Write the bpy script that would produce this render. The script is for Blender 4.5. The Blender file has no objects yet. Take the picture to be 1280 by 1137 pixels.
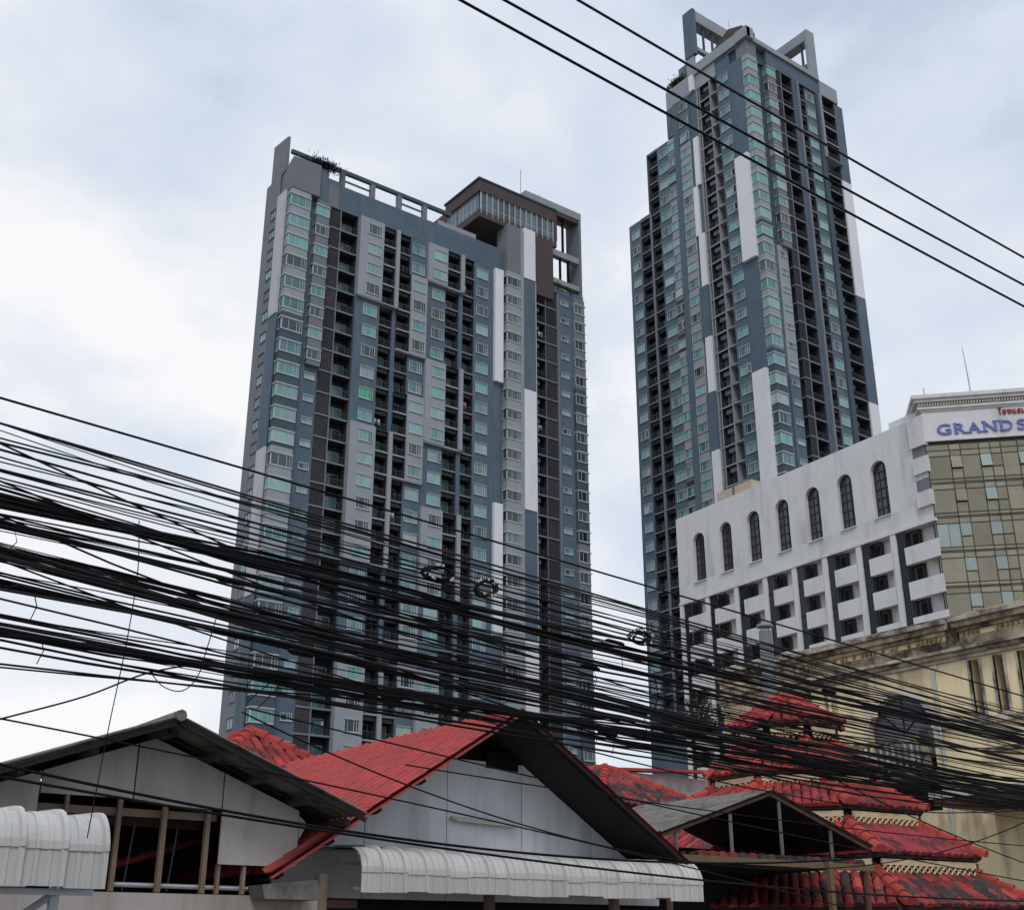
import bpy, math, random
from mathutils import Vector, Matrix
random.seed(7)
R = math.radians
D = bpy.data
SC = bpy.context.scene
COL = SC.collection

# ------------------------------------------------------------------ camera, sky, sun, exposure
cam = D.objects.new('camera', D.cameras.new('camera'))
COL.objects.link(cam)
cam.data.sensor_width = 36.0
cam.data.lens = 1519.0 / 1280.0 * 36.0
cam.data.clip_start = 0.1
cam.data.clip_end = 6000
cam.location = (0, 0, 2.5)
cam.rotation_euler = (R(90 + 21.95), 0, R(-36.9))
SC.camera = cam

SUN_EL, SUN_ROT = R(52), R(215)      # the veiled sun stands behind the camera to the left
W = D.worlds.new('World'); SC.world = W; W.use_nodes = True
nt = W.node_tree; nt.nodes.clear()
def N(t, **k):
    n = nt.nodes.new(t)
    for a, v in k.items(): setattr(n, a, v)
    return n
out = N('ShaderNodeOutputWorld')
sky = N('ShaderNodeTexSky', sky_type='NISHITA', sun_disc=False)
sky.sun_elevation = SUN_EL; sky.sun_rotation = SUN_ROT; sky.dust_density = 2.0
bg1 = N('ShaderNodeBackground'); bg1.inputs[1].default_value = 0.10
nt.links.new(sky.outputs[0], bg1.inputs[0])
tc = N('ShaderNodeTexCoord')
mp = N('ShaderNodeMapping'); mp.inputs['Scale'].default_value = (1, 1, 1.7)
mp.inputs['Location'].default_value = (3.3, 1.1, 0.4)
nt.links.new(tc.outputs['Generated'], mp.inputs[0])
n1 = N('ShaderNodeTexNoise'); n1.inputs['Scale'].default_value = 3.2; n1.inputs['Detail'].default_value = 7; n1.inputs['Roughness'].default_value = 0.52
n1.inputs['Distortion'].default_value = 0.25
n2 = N('ShaderNodeTexNoise'); n2.inputs['Scale'].default_value = 1.5; n2.inputs['Detail'].default_value = 5; n2.inputs['Roughness'].default_value = 0.5
mp2 = N('ShaderNodeMapping'); mp2.inputs['Location'].default_value = (7.7, 2.2, 5.1)
nt.links.new(tc.outputs['Generated'], mp2.inputs[0])
nt.links.new(mp.outputs[0], n1.inputs[0]); nt.links.new(mp2.outputs[0], n2.inputs[0])
# cloud brightness: paler towards the lower sky, greyer overhead, broken up by soft lumps
sep = N('ShaderNodeSeparateXYZ'); nt.links.new(tc.outputs['Generated'], sep.inputs[0])
mr = N('ShaderNodeMapRange'); mr.inputs['From Min'].default_value = 0.05; mr.inputs['From Max'].default_value = 0.62
mr.inputs['To Min'].default_value = 0.22; mr.inputs['To Max'].default_value = -0.14
nt.links.new(sep.outputs['Z'], mr.inputs['Value'])
ad = N('ShaderNodeMath', operation='ADD'); con = N('ShaderNodeMath', operation='MULTIPLY_ADD'); con.inputs[1].default_value = 1.7; con.inputs[2].default_value = -0.42
nt.links.new(n1.outputs[0], con.inputs[0]); nt.links.new(con.outputs[0], ad.inputs[0]); nt.links.new(mr.outputs[0], ad.inputs[1])
mixf = N('ShaderNodeMath', operation='MULTIPLY_ADD'); nt.links.new(n2.outputs[0], mixf.inputs[0]); mixf.inputs[1].default_value = 0.8; mixf.inputs[2].default_value = -0.4
ad2 = N('ShaderNodeMath', operation='ADD'); nt.links.new(ad.outputs[0], ad2.inputs[0]); nt.links.new(mixf.outputs[0], ad2.inputs[1])
cr = N('ShaderNodeValToRGB')
e = cr.color_ramp.elements
e[0].position = 0.20; e[0].color = (0.47, 0.54, 0.66, 1)
e[1].position = 0.78; e[1].color = (0.87, 0.87, 0.88, 1)
m = e.new(0.36); m.color = (0.58, 0.65, 0.77, 1)
m = e.new(0.56); m.color = (0.69, 0.735, 0.81, 1)
dt = N('ShaderNodeVectorMath', operation='DOT_PRODUCT'); nt.links.new(tc.outputs['Generated'], dt.inputs[0]); dt.inputs[1].default_value = (0.20, 0.89, 0.41)
gl = N('ShaderNodeMapRange', interpolation_type='SMOOTHSTEP'); gl.inputs['From Min'].default_value = 0.80; gl.inputs['From Max'].default_value = 1.0
gl.inputs['To Min'].default_value = 0.0; gl.inputs['To Max'].default_value = 0.19
nt.links.new(dt.outputs['Value'], gl.inputs['Value'])
ad3 = N('ShaderNodeMath', operation='ADD'); nt.links.new(ad2.outputs[0], ad3.inputs[0]); nt.links.new(gl.outputs[0], ad3.inputs[1])
nt.links.new(ad3.outputs[0], cr.inputs[0])
bg2 = N('ShaderNodeBackground'); bg2.inputs[1].default_value = 1.0
nt.links.new(cr.outputs[0], bg2.inputs[0])
mx = N('ShaderNodeMixShader'); mx.inputs[0].default_value = 0.95
nt.links.new(bg1.outputs[0], mx.inputs[1]); nt.links.new(bg2.outputs[0], mx.inputs[2])
nt.links.new(mx.outputs[0], out.inputs[0])

sl = D.lights.new('sun', 'SUN'); sl.energy = 1.0; sl.angle = R(14); sl.color = (1.0, 0.96, 0.9)
so = D.objects.new('sun', sl); COL.objects.link(so)
az = SUN_ROT
sd = Vector((math.sin(az) * math.cos(SUN_EL), math.cos(az) * math.cos(SUN_EL), math.sin(SUN_EL)))
so.rotation_euler = sd.to_track_quat('Z', 'Y').to_euler()
so.location = (0, 0, 200)

vs = SC.view_settings
vs.view_transform = 'Standard'; vs.look = 'None'; vs.gamma = 1.0; vs.exposure = 0.18; vs.use_curve_mapping = False

# ------------------------------------------------------------------ materials
def mat(name, col, rough=0.8, var=0.12, scale=0.6, bump=0.0, bscale=30, dirt=None, dscale=0.5, dlo=0.5, dhi=0.7,
        streak=False, metal=0.0, spec=0.3, rnd=0.0, alt=None, zs=1.0):
    """base colour with mottled variation, optional stains, optional per-object variation, fine bump"""
    m = D.materials.new(name); m.use_nodes = True
    t = m.node_tree; b = t.nodes['Principled BSDF']; L = t.links.new
    b.inputs['Roughness'].default_value = rough; b.inputs['Metallic'].default_value = metal
    b.inputs['Specular IOR Level'].default_value = spec
    tc = t.nodes.new('ShaderNodeTexCoord'); src = tc.outputs['Object']
    oi = t.nodes.new('ShaderNodeObjectInfo')
    va = t.nodes.new('ShaderNodeVectorMath'); va.operation = 'MULTIPLY_ADD'
    cx = t.nodes.new('ShaderNodeCombineXYZ')
    for i in range(3): L(oi.outputs['Random'], cx.inputs[i])
    L(cx.outputs[0], va.inputs[0]); va.inputs[1].default_value = (37, 53, 71); L(src, va.inputs[2])
    src = va.outputs[0]
    mpn = t.nodes.new('ShaderNodeMapping'); mpn.inputs['Scale'].default_value = (1, 1, zs); L(src, mpn.inputs[0])
    nz = t.nodes.new('ShaderNodeTexNoise'); nz.inputs['Scale'].default_value = scale; nz.inputs['Detail'].default_value = 6; nz.inputs['Roughness'].default_value = 0.62
    L(mpn.outputs[0], nz.inputs[0])
    mr = t.nodes.new('ShaderNodeMapRange'); mr.inputs['From Min'].default_value = 0.25; mr.inputs['From Max'].default_value = 0.75
    mr.inputs['To Min'].default_value = 1 - var; mr.inputs['To Max'].default_value = 1 + var
    L(nz.outputs[0], mr.inputs[0])
    val = mr.outputs[0]
    if rnd:
        m2 = t.nodes.new('ShaderNodeMapRange'); m2.inputs['To Min'].default_value = 1 - rnd; m2.inputs['To Max'].default_value = 1 + rnd
        L(oi.outputs['Random'], m2.inputs[0])
        mu = t.nodes.new('ShaderNodeMath'); mu.operation = 'MULTIPLY'; L(val, mu.inputs[0]); L(m2.outputs[0], mu.inputs[1]); val = mu.outputs[0]
    vm = t.nodes.new('ShaderNodeVectorMath'); vm.operation = 'SCALE'; L(val, vm.inputs['Scale'])
    if alt:                                              # some pieces of another colour (alt = [(share, colour), ...])
        rp = t.nodes.new('ShaderNodeValToRGB'); rp.color_ramp.interpolation = 'CONSTANT'
        pos = 0.0; els = rp.color_ramp.elements
        els[0].position = 0; els[0].color = (*col, 1)
        pos = 1 - sum(a[0] for a in alt)
        els[1].position = pos; els[1].color = (*alt[0][1], 1)
        for i in range(1, len(alt)):
            pos += alt[i - 1][0]; q = els.new(pos); q.color = (*alt[i][1], 1)
        mr3 = t.nodes.new('ShaderNodeMath'); mr3.operation = 'MULTIPLY'; mr3.inputs[1].default_value = 7.31
        fr = t.nodes.new('ShaderNodeMath'); fr.operation = 'FRACT'
        L(oi.outputs['Random'], mr3.inputs[0]); L(mr3.outputs[0], fr.inputs[0]); L(fr.outputs[0], rp.inputs[0])
        L(rp.outputs[0], vm.inputs[0])
    else:
        vm.inputs[0].default_value = col
    c = vm.outputs[0]
    if dirt:
        mp3 = t.nodes.new('ShaderNodeMapping'); mp3.inputs['Scale'].default_value = (1, 1, 0.18 if streak else 1.0); L(src, mp3.inputs[0])
        nd = t.nodes.new('ShaderNodeTexNoise'); nd.inputs['Scale'].default_value = dscale; nd.inputs['Detail'].default_value = 8; nd.inputs['Roughness'].default_value = 0.68
        L(mp3.outputs[0], nd.inputs[0])
        m4 = t.nodes.new('ShaderNodeMapRange'); m4.inputs['From Min'].default_value = dlo; m4.inputs['From Max'].default_value = dhi; L(nd.outputs[0], m4.inputs[0])
        mi = t.nodes.new('ShaderNodeMix'); mi.data_type = 'RGBA'
        L(m4.outputs[0], mi.inputs[0]); L(c, mi.inputs[6]); mi.inputs[7].default_value = (*dirt, 1)
        c = mi.outputs[2]
    L(c, b.inputs['Base Color'])
    if bump:
        nb = t.nodes.new('ShaderNodeTexNoise'); nb.inputs['Scale'].default_value = bscale; nb.inputs['Detail'].default_value = 4
        L(src, nb.inputs[0])
        bp = t.nodes.new('ShaderNodeBump'); bp.inputs['Strength'].default_value = bump; bp.inputs['Distance'].default_value = 0.02
        L(nb.outputs[0], bp.inputs['Height']); L(bp.outputs[0], b.inputs['Normal'])
    return m

M = {}
M['blue'] = mat('blue grey paint', (0.092, 0.134, 0.180), var=0.14, scale=0.35, dirt=(0.13, 0.16, 0.19), dscale=0.7, streak=True)
M['bluedk'] = mat('dark blue grey paint', (0.062, 0.090, 0.115), var=0.12, scale=0.3)
M['grey'] = mat('light grey violet paint', (0.30, 0.325, 0.355), var=0.08, scale=0.3, dirt=(0.25, 0.25, 0.29), dscale=0.8, dlo=0.55, dhi=0.8, streak=True)
M['midgrey'] = mat('mid grey paint', (0.175, 0.19, 0.215), var=0.10, scale=0.3, dirt=(0.17, 0.18, 0.21), dscale=0.8, streak=True)
M['white'] = mat('white paint', (0.74, 0.74, 0.77), var=0.05, scale=0.3, dirt=(0.55, 0.55, 0.58), dscale=0.8, dlo=0.58, dhi=0.85, streak=True)
M['brown'] = mat('dark brown cladding', (0.088, 0.064, 0.064), var=0.12, scale=0.5)
M['louvre'] = mat('charcoal louvre', (0.052, 0.050, 0.057), var=0.25, scale=1.6, rnd=0.25)
M['frame'] = mat('white window frame', (0.46, 0.50, 0.50), rough=0.5, var=0.05)
M['concrete'] = mat('grey concrete', (0.30, 0.31, 0.33), var=0.15, scale=0.7)
M['slabgrey'] = mat('balcony slab grey', (0.18, 0.20, 0.23), var=0.10)
M['shadedwhite'] = mat('side shaded white paint', (0.50, 0.50, 0.53), var=0.06, scale=0.3, dirt=(0.38, 0.38, 0.4), dscale=0.8, streak=True)  # white paint with the shade of the left-facing side put into its colour
M['archglass'] = mat('grey reflecting hall glass', (0.055, 0.06, 0.068), rough=0.1, var=0.5, scale=1.2, spec=0.6)
M['flue'] = mat('dull grey flue steel', (0.19, 0.21, 0.225), rough=0.5, var=0.15, scale=2, metal=0.2)
M['beads'] = mat('white insulator', (0.5, 0.48, 0.44), rough=0.4)
M['recess'] = mat('balcony recess shade', (0.032, 0.036, 0.042), var=0.2, scale=0.6)  # shade of the balcony recesses put into a dark colour
M['paned'] = mat('dark smoked window glass', (0.05, 0.075, 0.08), rough=0.08, var=0.3, scale=1.2, spec=0.6, rnd=0.4, alt=[(0.3, (0.12, 0.18, 0.19)), (0.2, (0.02, 0.025, 0.03))], zs=0.4)
M['lglass'] = mat('blue grey lounge glass', (0.09, 0.13, 0.16), rough=0.08, var=0.2, spec=0.6, rnd=0.4)
M['greenpane'] = mat('window with green curtain', (0.06, 0.42, 0.24), rough=0.1, var=0.1)
M['pane'] = mat('window glass with drawn curtains', (0.12, 0.31, 0.31), rough=0.08, var=0.22, scale=0.9, spec=0.6, rnd=0.25,
                alt=[(0.20, (0.22, 0.40, 0.40)), (0.20, (0.045, 0.07, 0.08)), (0.16, (0.08, 0.19, 0.20)), (0.03, (0.36, 0.42, 0.42))], zs=0.3)
M['doorglass'] = mat('balcony door glass', (0.10, 0.22, 0.22), rough=0.1, var=0.3, scale=1.1, spec=0.6, rnd=0.35,
                alt=[(0.25, (0.16, 0.30, 0.29)), (0.25, (0.03, 0.04, 0.05))], zs=0.3)
M['rail'] = mat('dark balcony rail', (0.05, 0.06, 0.07), rough=0.4, var=0.1)
M['ac'] = mat('balcony service louvre', (0.048, 0.045, 0.048), var=0.3, scale=2.5, rnd=0.35)
M['hwhite'] = mat('weathered white render', (0.68, 0.675, 0.685), var=0.07, scale=0.35, dirt=(0.44, 0.43, 0.42), dscale=0.6, dlo=0.50, dhi=0.80, streak=True)
M['hdark'] = mat('dark hotel glass', (0.022, 0.026, 0.03), rough=0.15, var=0.4, scale=0.8, spec=0.25, rnd=0.4)
M['hgold'] = mat('bronze curtain wall glass', (0.255, 0.228, 0.15), rough=0.10, var=0.16, scale=0.5, spec=0.9, metal=0.35, rnd=0.22)
M['hvent'] = mat('grey green vent glass', (0.30, 0.36, 0.34), rough=0.12, var=0.1, spec=0.7, rnd=0.12)
M['mull'] = mat('dark mullion', (0.03, 0.03, 0.022), rough=0.5, var=0.1)
M['sblue'] = mat('blue sign letters', (0.13, 0.17, 0.47), rough=0.4, var=0.25, scale=2.0)
M['sred'] = mat('dark red sign letters', (0.30, 0.045, 0.03), rough=0.5, var=0.2, scale=2.0)
M['yellow'] = mat('weathered yellow plaster', (0.84, 0.70, 0.44), rough=0.9, var=0.16, scale=0.7, bump=0.25, dirt=(0.26, 0.21, 0.15), dscale=0.8, dlo=0.50, dhi=0.70, streak=True)
M['mould'] = mat('mould stained stucco', (0.46, 0.37, 0.25), rough=0.95, var=0.3, scale=1.3, bump=0.6, bscale=7, dirt=(0.055, 0.045, 0.04), dscale=0.75, dlo=0.42, dhi=0.6)
M['trim'] = mat('grey stucco trim', (0.50, 0.46, 0.40), rough=0.9, var=0.2, scale=1.5, bump=0.4, bscale=6, dirt=(0.09, 0.08, 0.07), dscale=0.9, dlo=0.44, dhi=0.62)
M['dent'] = mat('stained dentil', (0.44, 0.34, 0.18), var=0.3, scale=3, rnd=0.5, dirt=(0.09, 0.075, 0.06), dscale=1.2, dlo=0.42, dhi=0.62)
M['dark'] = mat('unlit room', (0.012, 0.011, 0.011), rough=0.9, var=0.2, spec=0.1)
M['grilleglass'] = mat('slate fanlight', (0.12, 0.125, 0.15), rough=0.35, var=0.2, scale=2)
M['tile'] = mat('red clay tile', (0.34, 0.048, 0.046), rough=0.9, spec=0.15, var=0.22, scale=4, bump=0.3, rnd=0.35, dirt=(0.05, 0.036, 0.036), dscale=2.2, dlo=0.47, dhi=0.64,
                alt=[(0.22, (0.24, 0.04, 0.045)), (0.10, (0.42, 0.08, 0.06))])
M['tiledark'] = mat('blackened clay tile', (0.10, 0.05, 0.05), rough=0.85, var=0.3, scale=4, bump=0.3, rnd=0.35, dirt=(0.03, 0.027, 0.027), dscale=2.0, dlo=0.45, dhi=0.6,
                alt=[(0.22, (0.28, 0.05, 0.045)), (0.2, (0.055, 0.045, 0.045))])
M['ridge'] = mat('orange red ridge tile', (0.38, 0.062, 0.05), rough=0.9, spec=0.15, var=0.2, scale=3, bump=0.3, rnd=0.2, dirt=(0.08, 0.05, 0.045), dscale=2, dlo=0.58, dhi=0.7)
M['redmetal'] = mat('red metal roofing', (0.43, 0.06, 0.058), rough=0.6, var=0.2, scale=1.2, spec=0.25, dirt=(0.27, 0.07, 0.06), dscale=1.8, dlo=0.46, dhi=0.68)
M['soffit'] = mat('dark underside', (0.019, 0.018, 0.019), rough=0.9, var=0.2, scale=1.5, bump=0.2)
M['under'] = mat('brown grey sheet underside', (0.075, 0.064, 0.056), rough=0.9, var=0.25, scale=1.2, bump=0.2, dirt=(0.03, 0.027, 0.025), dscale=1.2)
M['asbestos'] = mat('mossy fibre cement', (0.17, 0.16, 0.145), rough=0.95, var=0.25, scale=2.5, bump=0.3, dirt=(0.06, 0.06, 0.045), dscale=1.5, dlo=0.48, dhi=0.65)
M['cream'] = mat('dusty cream board', (0.43, 0.40, 0.375), rough=0.9, var=0.09, scale=1.2, dirt=(0.27, 0.24, 0.21), dscale=1.3, dlo=0.47, dhi=0.70, streak=True)
M['paleblue'] = mat('pale blue white board', (0.62, 0.645, 0.665), rough=0.8, var=0.07, scale=0.9, dirt=(0.38, 0.40, 0.41), dscale=1.4, dlo=0.48, dhi=0.74, streak=True)
M['wood'] = mat('old timber', (0.22, 0.165, 0.12), rough=0.85, var=0.25, scale=3, bump=0.2, rnd=0.2)
M['darkwood'] = mat('dark timber', (0.10, 0.055, 0.045), rough=0.85, var=0.3, scale=3)
M['awning'] = mat('off white steel sheet', (0.54, 0.53, 0.51), rough=0.45, var=0.06, scale=1.5, spec=0.4, rnd=0.06, dirt=(0.42, 0.40, 0.36), dscale=1.6, dlo=0.52, dhi=0.75, streak=True)
M['steel'] = mat('galvanised steel', (0.42, 0.46, 0.50), rough=0.4, var=0.12, scale=2, metal=0.4)
M['lamp'] = mat('dusty lamp fitting', (0.50, 0.47, 0.42), rough=0.6, var=0.15, scale=4)
M['lace'] = mat('cream fretwork', (0.58, 0.46, 0.29), rough=0.8, var=0.15, scale=3)
M['post'] = mat('yellow brown post', (0.17, 0.115, 0.065), rough=0.8, var=0.2, scale=3)
M['pink'] = mat('faded pink wall', (0.66, 0.58, 0.63), rough=0.9, var=0.1, scale=0.8, dirt=(0.3, 0.27, 0.29), dscale=0.9, dlo=0.5, dhi=0.75, streak=True)
M['cable'] = mat('black cable sheath', (0.006, 0.0055, 0.006), rough=0.6, var=0.3, scale=2, spec=0.15, rnd=0.5, alt=[(0.15, (0.018, 0.017, 0.019)), (0.06, (0.03, 0.02, 0.018))])
M['leaf'] = mat('dark leaves', (0.055, 0.09, 0.03), rough=0.7, var=0.4, scale=5)
M['darkleaf'] = mat('blackish leaves', (0.028, 0.036, 0.018), rough=0.7, var=0.4, scale=5)
M['purple'] = mat('violet grey leaves', (0.06, 0.05, 0.085), rough=0.7, var=0.4, scale=5)
M['stem'] = mat('bark', (0.09, 0.07, 0.05), rough=0.9)
M['asphalt'] = mat('asphalt', (0.05, 0.05, 0.052), rough=0.9, var=0.2, scale=1.0, bump=0.3)
M['paving'] = mat('grey paving', (0.24, 0.23, 0.21), rough=0.9, var=0.15, scale=1.0)
M['earth'] = mat('dusty earth', (0.19, 0.165, 0.13), rough=0.95, var=0.2, scale=0.2)
M['paint'] = mat('road paint', (0.7, 0.7, 0.68), rough=0.7, var=0.1)
M['ivory'] = mat('ivory dentil', (0.62, 0.58, 0.50), rough=0.8, var=0.1)
M['boxbeige'] = mat('beige rooftop louvre', (0.48, 0.40, 0.33), rough=0.8, var=0.15, scale=1)

# ------------------------------------------------------------------ mesh helpers
class MB:
    def __init__(s): s.v = []; s.f = []
    def poly(s, pts):
        i = len(s.v); s.v += [tuple(p) for p in pts]; s.f.append(tuple(range(i, i + len(pts)))); return s
    def hexa(s, p):                       # 8 points: 0-3 one end, 4-7 the other, matching order
        i = len(s.v); s.v += [tuple(q) for q in p]
        for q in ((0, 3, 2, 1), (4, 5, 6, 7), (0, 1, 5, 4), (1, 2, 6, 5), (2, 3, 7, 6), (3, 0, 4, 7)):
            s.f.append(tuple(i + k for k in q))
        return s
    def box(s, x0, x1, y0, y1, z0, z1):
        if x0 > x1: x0, x1 = x1, x0
        if y0 > y1: y0, y1 = y1, y0
        if z0 > z1: z0, z1 = z1, z0
        return s.hexa([(x0, y0, z0), (x1, y0, z0), (x1, y1, z0), (x0, y1, z0), (x0, y0, z1), (x1, y0, z1), (x1, y1, z1), (x0, y1, z1)])
    def prism(s, pts, vec):               # extrude a planar polygon by vec
        n = len(pts); i = len(s.v); vx = Vector(vec)
        s.v += [tuple(p) for p in pts] + [tuple(Vector(p) + vx) for p in pts]
        s.f.append(tuple(range(i + n - 1, i - 1, -1))); s.f.append(tuple(range(i + n, i + 2 * n)))
        for k in range(n): s.f.append((i + k, i + (k + 1) % n, i + n + (k + 1) % n, i + n + k))
        return s
    def tube(s, pts, r, n=8, cap=True):
        pts = [Vector(p) for p in pts]; rs = r if isinstance(r, (list, tuple)) else [r] * len(pts)
        i0 = len(s.v)
        for k, p in enumerate(pts):
            t = (pts[min(k + 1, len(pts) - 1)] - pts[max(k - 1, 0)]).normalized()
            a = t.cross(Vector((0, 0, 1)))
            if a.length < 1e-3: a = t.cross(Vector((0, 1, 0)))
            a.normalize(); b = a.cross(t)
            for j in range(n):
                th = 2 * math.pi * j / n
                s.v.append(tuple(p + (a * math.cos(th) + b * math.sin(th)) * rs[k]))
        for k in range(len(pts) - 1):
            for j in range(n):
                s.f.append((i0 + k * n + j, i0 + k * n + (j + 1) % n, i0 + (k + 1) * n + (j + 1) % n, i0 + (k + 1) * n + j))
        if cap:
            s.f.append(tuple(i0 + j for j in range(n - 1, -1, -1))); s.f.append(tuple(i0 + (len(pts) - 1) * n + j for j in range(n)))
        return s
    def build(s, name, m, parent=None, off=(0, 0, 0), smooth=False):
        me = D.meshes.new(name)
        o_ = Vector(off)
        me.from_pydata([tuple(Vector(p) - o_) for p in s.v], [], s.f)
        me.materials.append(M[m] if isinstance(m, str) else m)
        if smooth:
            for p in me.polygons: p.use_smooth = True
        me.validate(); me.update()
        ob = D.objects.new(name, me); COL.objects.link(ob)
        if parent is not None: ob.parent = parent
        return ob
def tag(o, label=None, cat=None, group=None, kind=None):
    if label: o['label'] = label
    if cat: o['category'] = cat
    if group: o['group'] = group
    if kind: o['kind'] = kind
    return o
def empty(name, loc, rot=0, label=None, cat=None, group=None):
    o = D.objects.new(name, None); COL.objects.link(o); o.location = loc; o.rotation_euler = (0, 0, rot)
    o.empty_display_size = 0.2
    return tag(o, label, cat, group)
def copy_tree(o, parent=None, loc=None, rot=None):
    c = o.copy(); COL.objects.link(c); c.parent = parent
    if loc is not None: c.location = loc
    if rot is not None: c.rotation_euler = (0, 0, rot)
    for ch in KIDS.get(o.name, []): copy_tree(ch, c)
    return c
KIDS = {}
def kid(parent, child):
    KIDS.setdefault(parent.name, []).append(child); child.parent = parent; return child
PROTO = {}
def put(key, maker, parent, loc, rot=0):
    """first use keeps the prototype itself, later uses copy the thing and its parts"""
    if key not in PROTO:
        o = maker(); PROTO[key] = o; o.parent = parent; o.location = loc; o.rotation_euler = (0, 0, rot); return o
    return copy_tree(PROTO[key], parent, loc, rot)

# ------------------------------------------------------------------ setting
g = MB().poly([(-3000, -3000, 0), (3000, -3000, 0), (3000, 3000, 0), (-3000, 3000, 0)]).build('ground', 'earth'); tag(g, kind='structure')
r_ = MB().poly([(-300, -6, 0.004), (300, -6, 0.004), (300, 6.0, 0.004), (-300, 6.0, 0.004)]).build('road', 'asphalt'); tag(r_, kind='structure')
pv = MB().box(-300, 300, 6.0, 9.5, 0, 0.13).build('pavement', 'paving'); tag(pv, kind='structure')
mk = MB()
for k in range(-20, 40): mk.poly([(k * 6, -0.06, 0.008), (k * 6 + 3, -0.06, 0.008), (k * 6 + 3, 0.06, 0.008), (k * 6, 0.06, 0.008)])
tag(mk.build('lane_marking', 'paint'), kind='structure')

# ------------------------------------------------------------------ shared facade pieces (local: x right, -y outward, z up)
def mk_window(w, h, style, frame='frame'):
    def f():
        b = MB(); x0, x1 = -w / 2, w / 2; t = 0.075
        b.box(x0, x1, -0.09, 0.02, 0, t).box(x0, x1, -0.09, 0.02, h - t, h)
        b.box(x0, x0 + t, -0.085, 0.02, t, h - t).box(x1 - t, x1, -0.085, 0.02, t, h - t)
        if style == 'three':
            for q in (0.64, 0.82): b.box(x0 + w * q - 0.035, x0 + w * q + 0.035, -0.08, 0.02, t, h - t)
            b.box(x0 + w * 0.22 - 0.02, x0 + w * 0.22 + 0.02, -0.07, 0.02, t, h - t)
            b.box(x0 + w * 0.8, x1 - t, -0.078, 0.02, h * 0.25, h * 0.25 + 0.06)
        elif style == 'two':
            b.box(x0 + w * 0.58 - 0.05, x0 + w * 0.58 + 0.05, -0.08, 0.02, t, h - t)
            b.box(x0 + w * 0.80 - 0.05, x0 + w * 0.80 + 0.05, -0.08, 0.02, t, h - t)
        elif style == 'one':
            b.box(-0.05, 0.05, -0.08, 0.02, t, h - t)
        b.box(x0 - 0.06, x1 + 0.06, -0.17, 0.02, h + 0.002, h + 0.07)        # ledge over the window
        b.box(x0 - 0.04, x1 + 0.04, -0.13, 0.02, -0.07, -0.002)
        o = b.build('window', frame)
        kid(o, MB().box(x0 + 0.04, x1 - 0.04, -0.035, 0.01, 0.04, h - 0.04).build('pane', 'pane'))
        return o
    return f
def mk_open(w, h, style):
    base = mk_window(w, h, style)
    def f():
        o = base()
        sw = w * 0.2; x1 = w / 2 - 0.08; b = MB()
        for z0, z1 in ((0.08, 0.15), (h - 0.15, h - 0.08)): b.hexa([(x1, -0.09, z0), (x1 - .05, -0.09, z0), (x1 - sw * .4 - .05, -0.09 - sw * .9, z0), (x1 - sw * .4, -0.09 - sw * .9, z0), (x1, -0.09, z1), (x1 - .05, -0.09, z1), (x1 - sw * .4 - .05, -0.09 - sw * .9, z1), (x1 - sw * .4, -0.09 - sw * .9, z1)])
        b.hexa([(x1 - sw * .4, -.09 - sw * .9, .08), (x1 - sw * .4 - .06, -.09 - sw * .9, .08), (x1 - sw * .4 - .06, -.05 - sw * .9, .08), (x1 - sw * .4, -.05 - sw * .9, .08), (x1 - sw * .4, -.09 - sw * .9, h - .08), (x1 - sw * .4 - .06, -.09 - sw * .9, h - .08), (x1 - sw * .4 - .06, -.05 - sw * .9, h - .08), (x1 - sw * .4, -.05 - sw * .9, h - .08)])
        sa = kid(o, b.build('open_sash', 'frame'))
        kid(o, MB().poly([(x1 - .02, -.09, .1), (x1 - sw * .4 - .02, -.09 - sw * .9, .1), (x1 - sw * .4 - .02, -.09 - sw * .9, h - .1), (x1 - .02, -.09, h - .1)]).build('pane', 'paned'))
        return o
    return f
def mk_bay(w, dp, h, side=-1, glass='pane'):
    """corner window round the front and one side of a bay; x from 0 to w, front at y = 0, side goes back to y = dp"""
    def f():
        b = MB(); t = 0.06
        sx0, sx1 = (-0.05, 0) if side < 0 else (w, w + 0.05)
        xa, xb = (-0.16, w + 0.04) if side < 0 else (-0.04, w + 0.16)
        b.box(xa, xb, -0.18, dp, h, h + 0.14)                    # cap
        b.box(xa + 0.06, xb, -0.09, dp, -0.08, 0)                # sill
        for q in (0.0, 0.34, 0.74, 0.88, 1.0):
            x = min(max(w * q, t / 2), w - t / 2); b.box(x - t / 2, x + t / 2, -0.06, 0.02, 0, h)
        b.box(0, w, -0.058, 0.02, 0.0, 0.08).box(0, w, -0.058, 0.02, h - 0.09, h)
        b.box(sx0, sx1, dp - 0.08, dp, 0, h).box(sx0, sx1, 0.0, 0.07, 0, h)
        o = b.build('bay_window', 'frame')
        p = MB().box(0.02, w - 0.02, -0.03, 0.01, 0.02, h - 0.02)
        p.box(*((-0.03, 0.01) if side < 0 else (w - 0.01, w + 0.03)), 0.01, dp - 0.02, 0.02, h - 0.02)
        kid(o, p.build('pane', glass))
        return o
    return f
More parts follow.
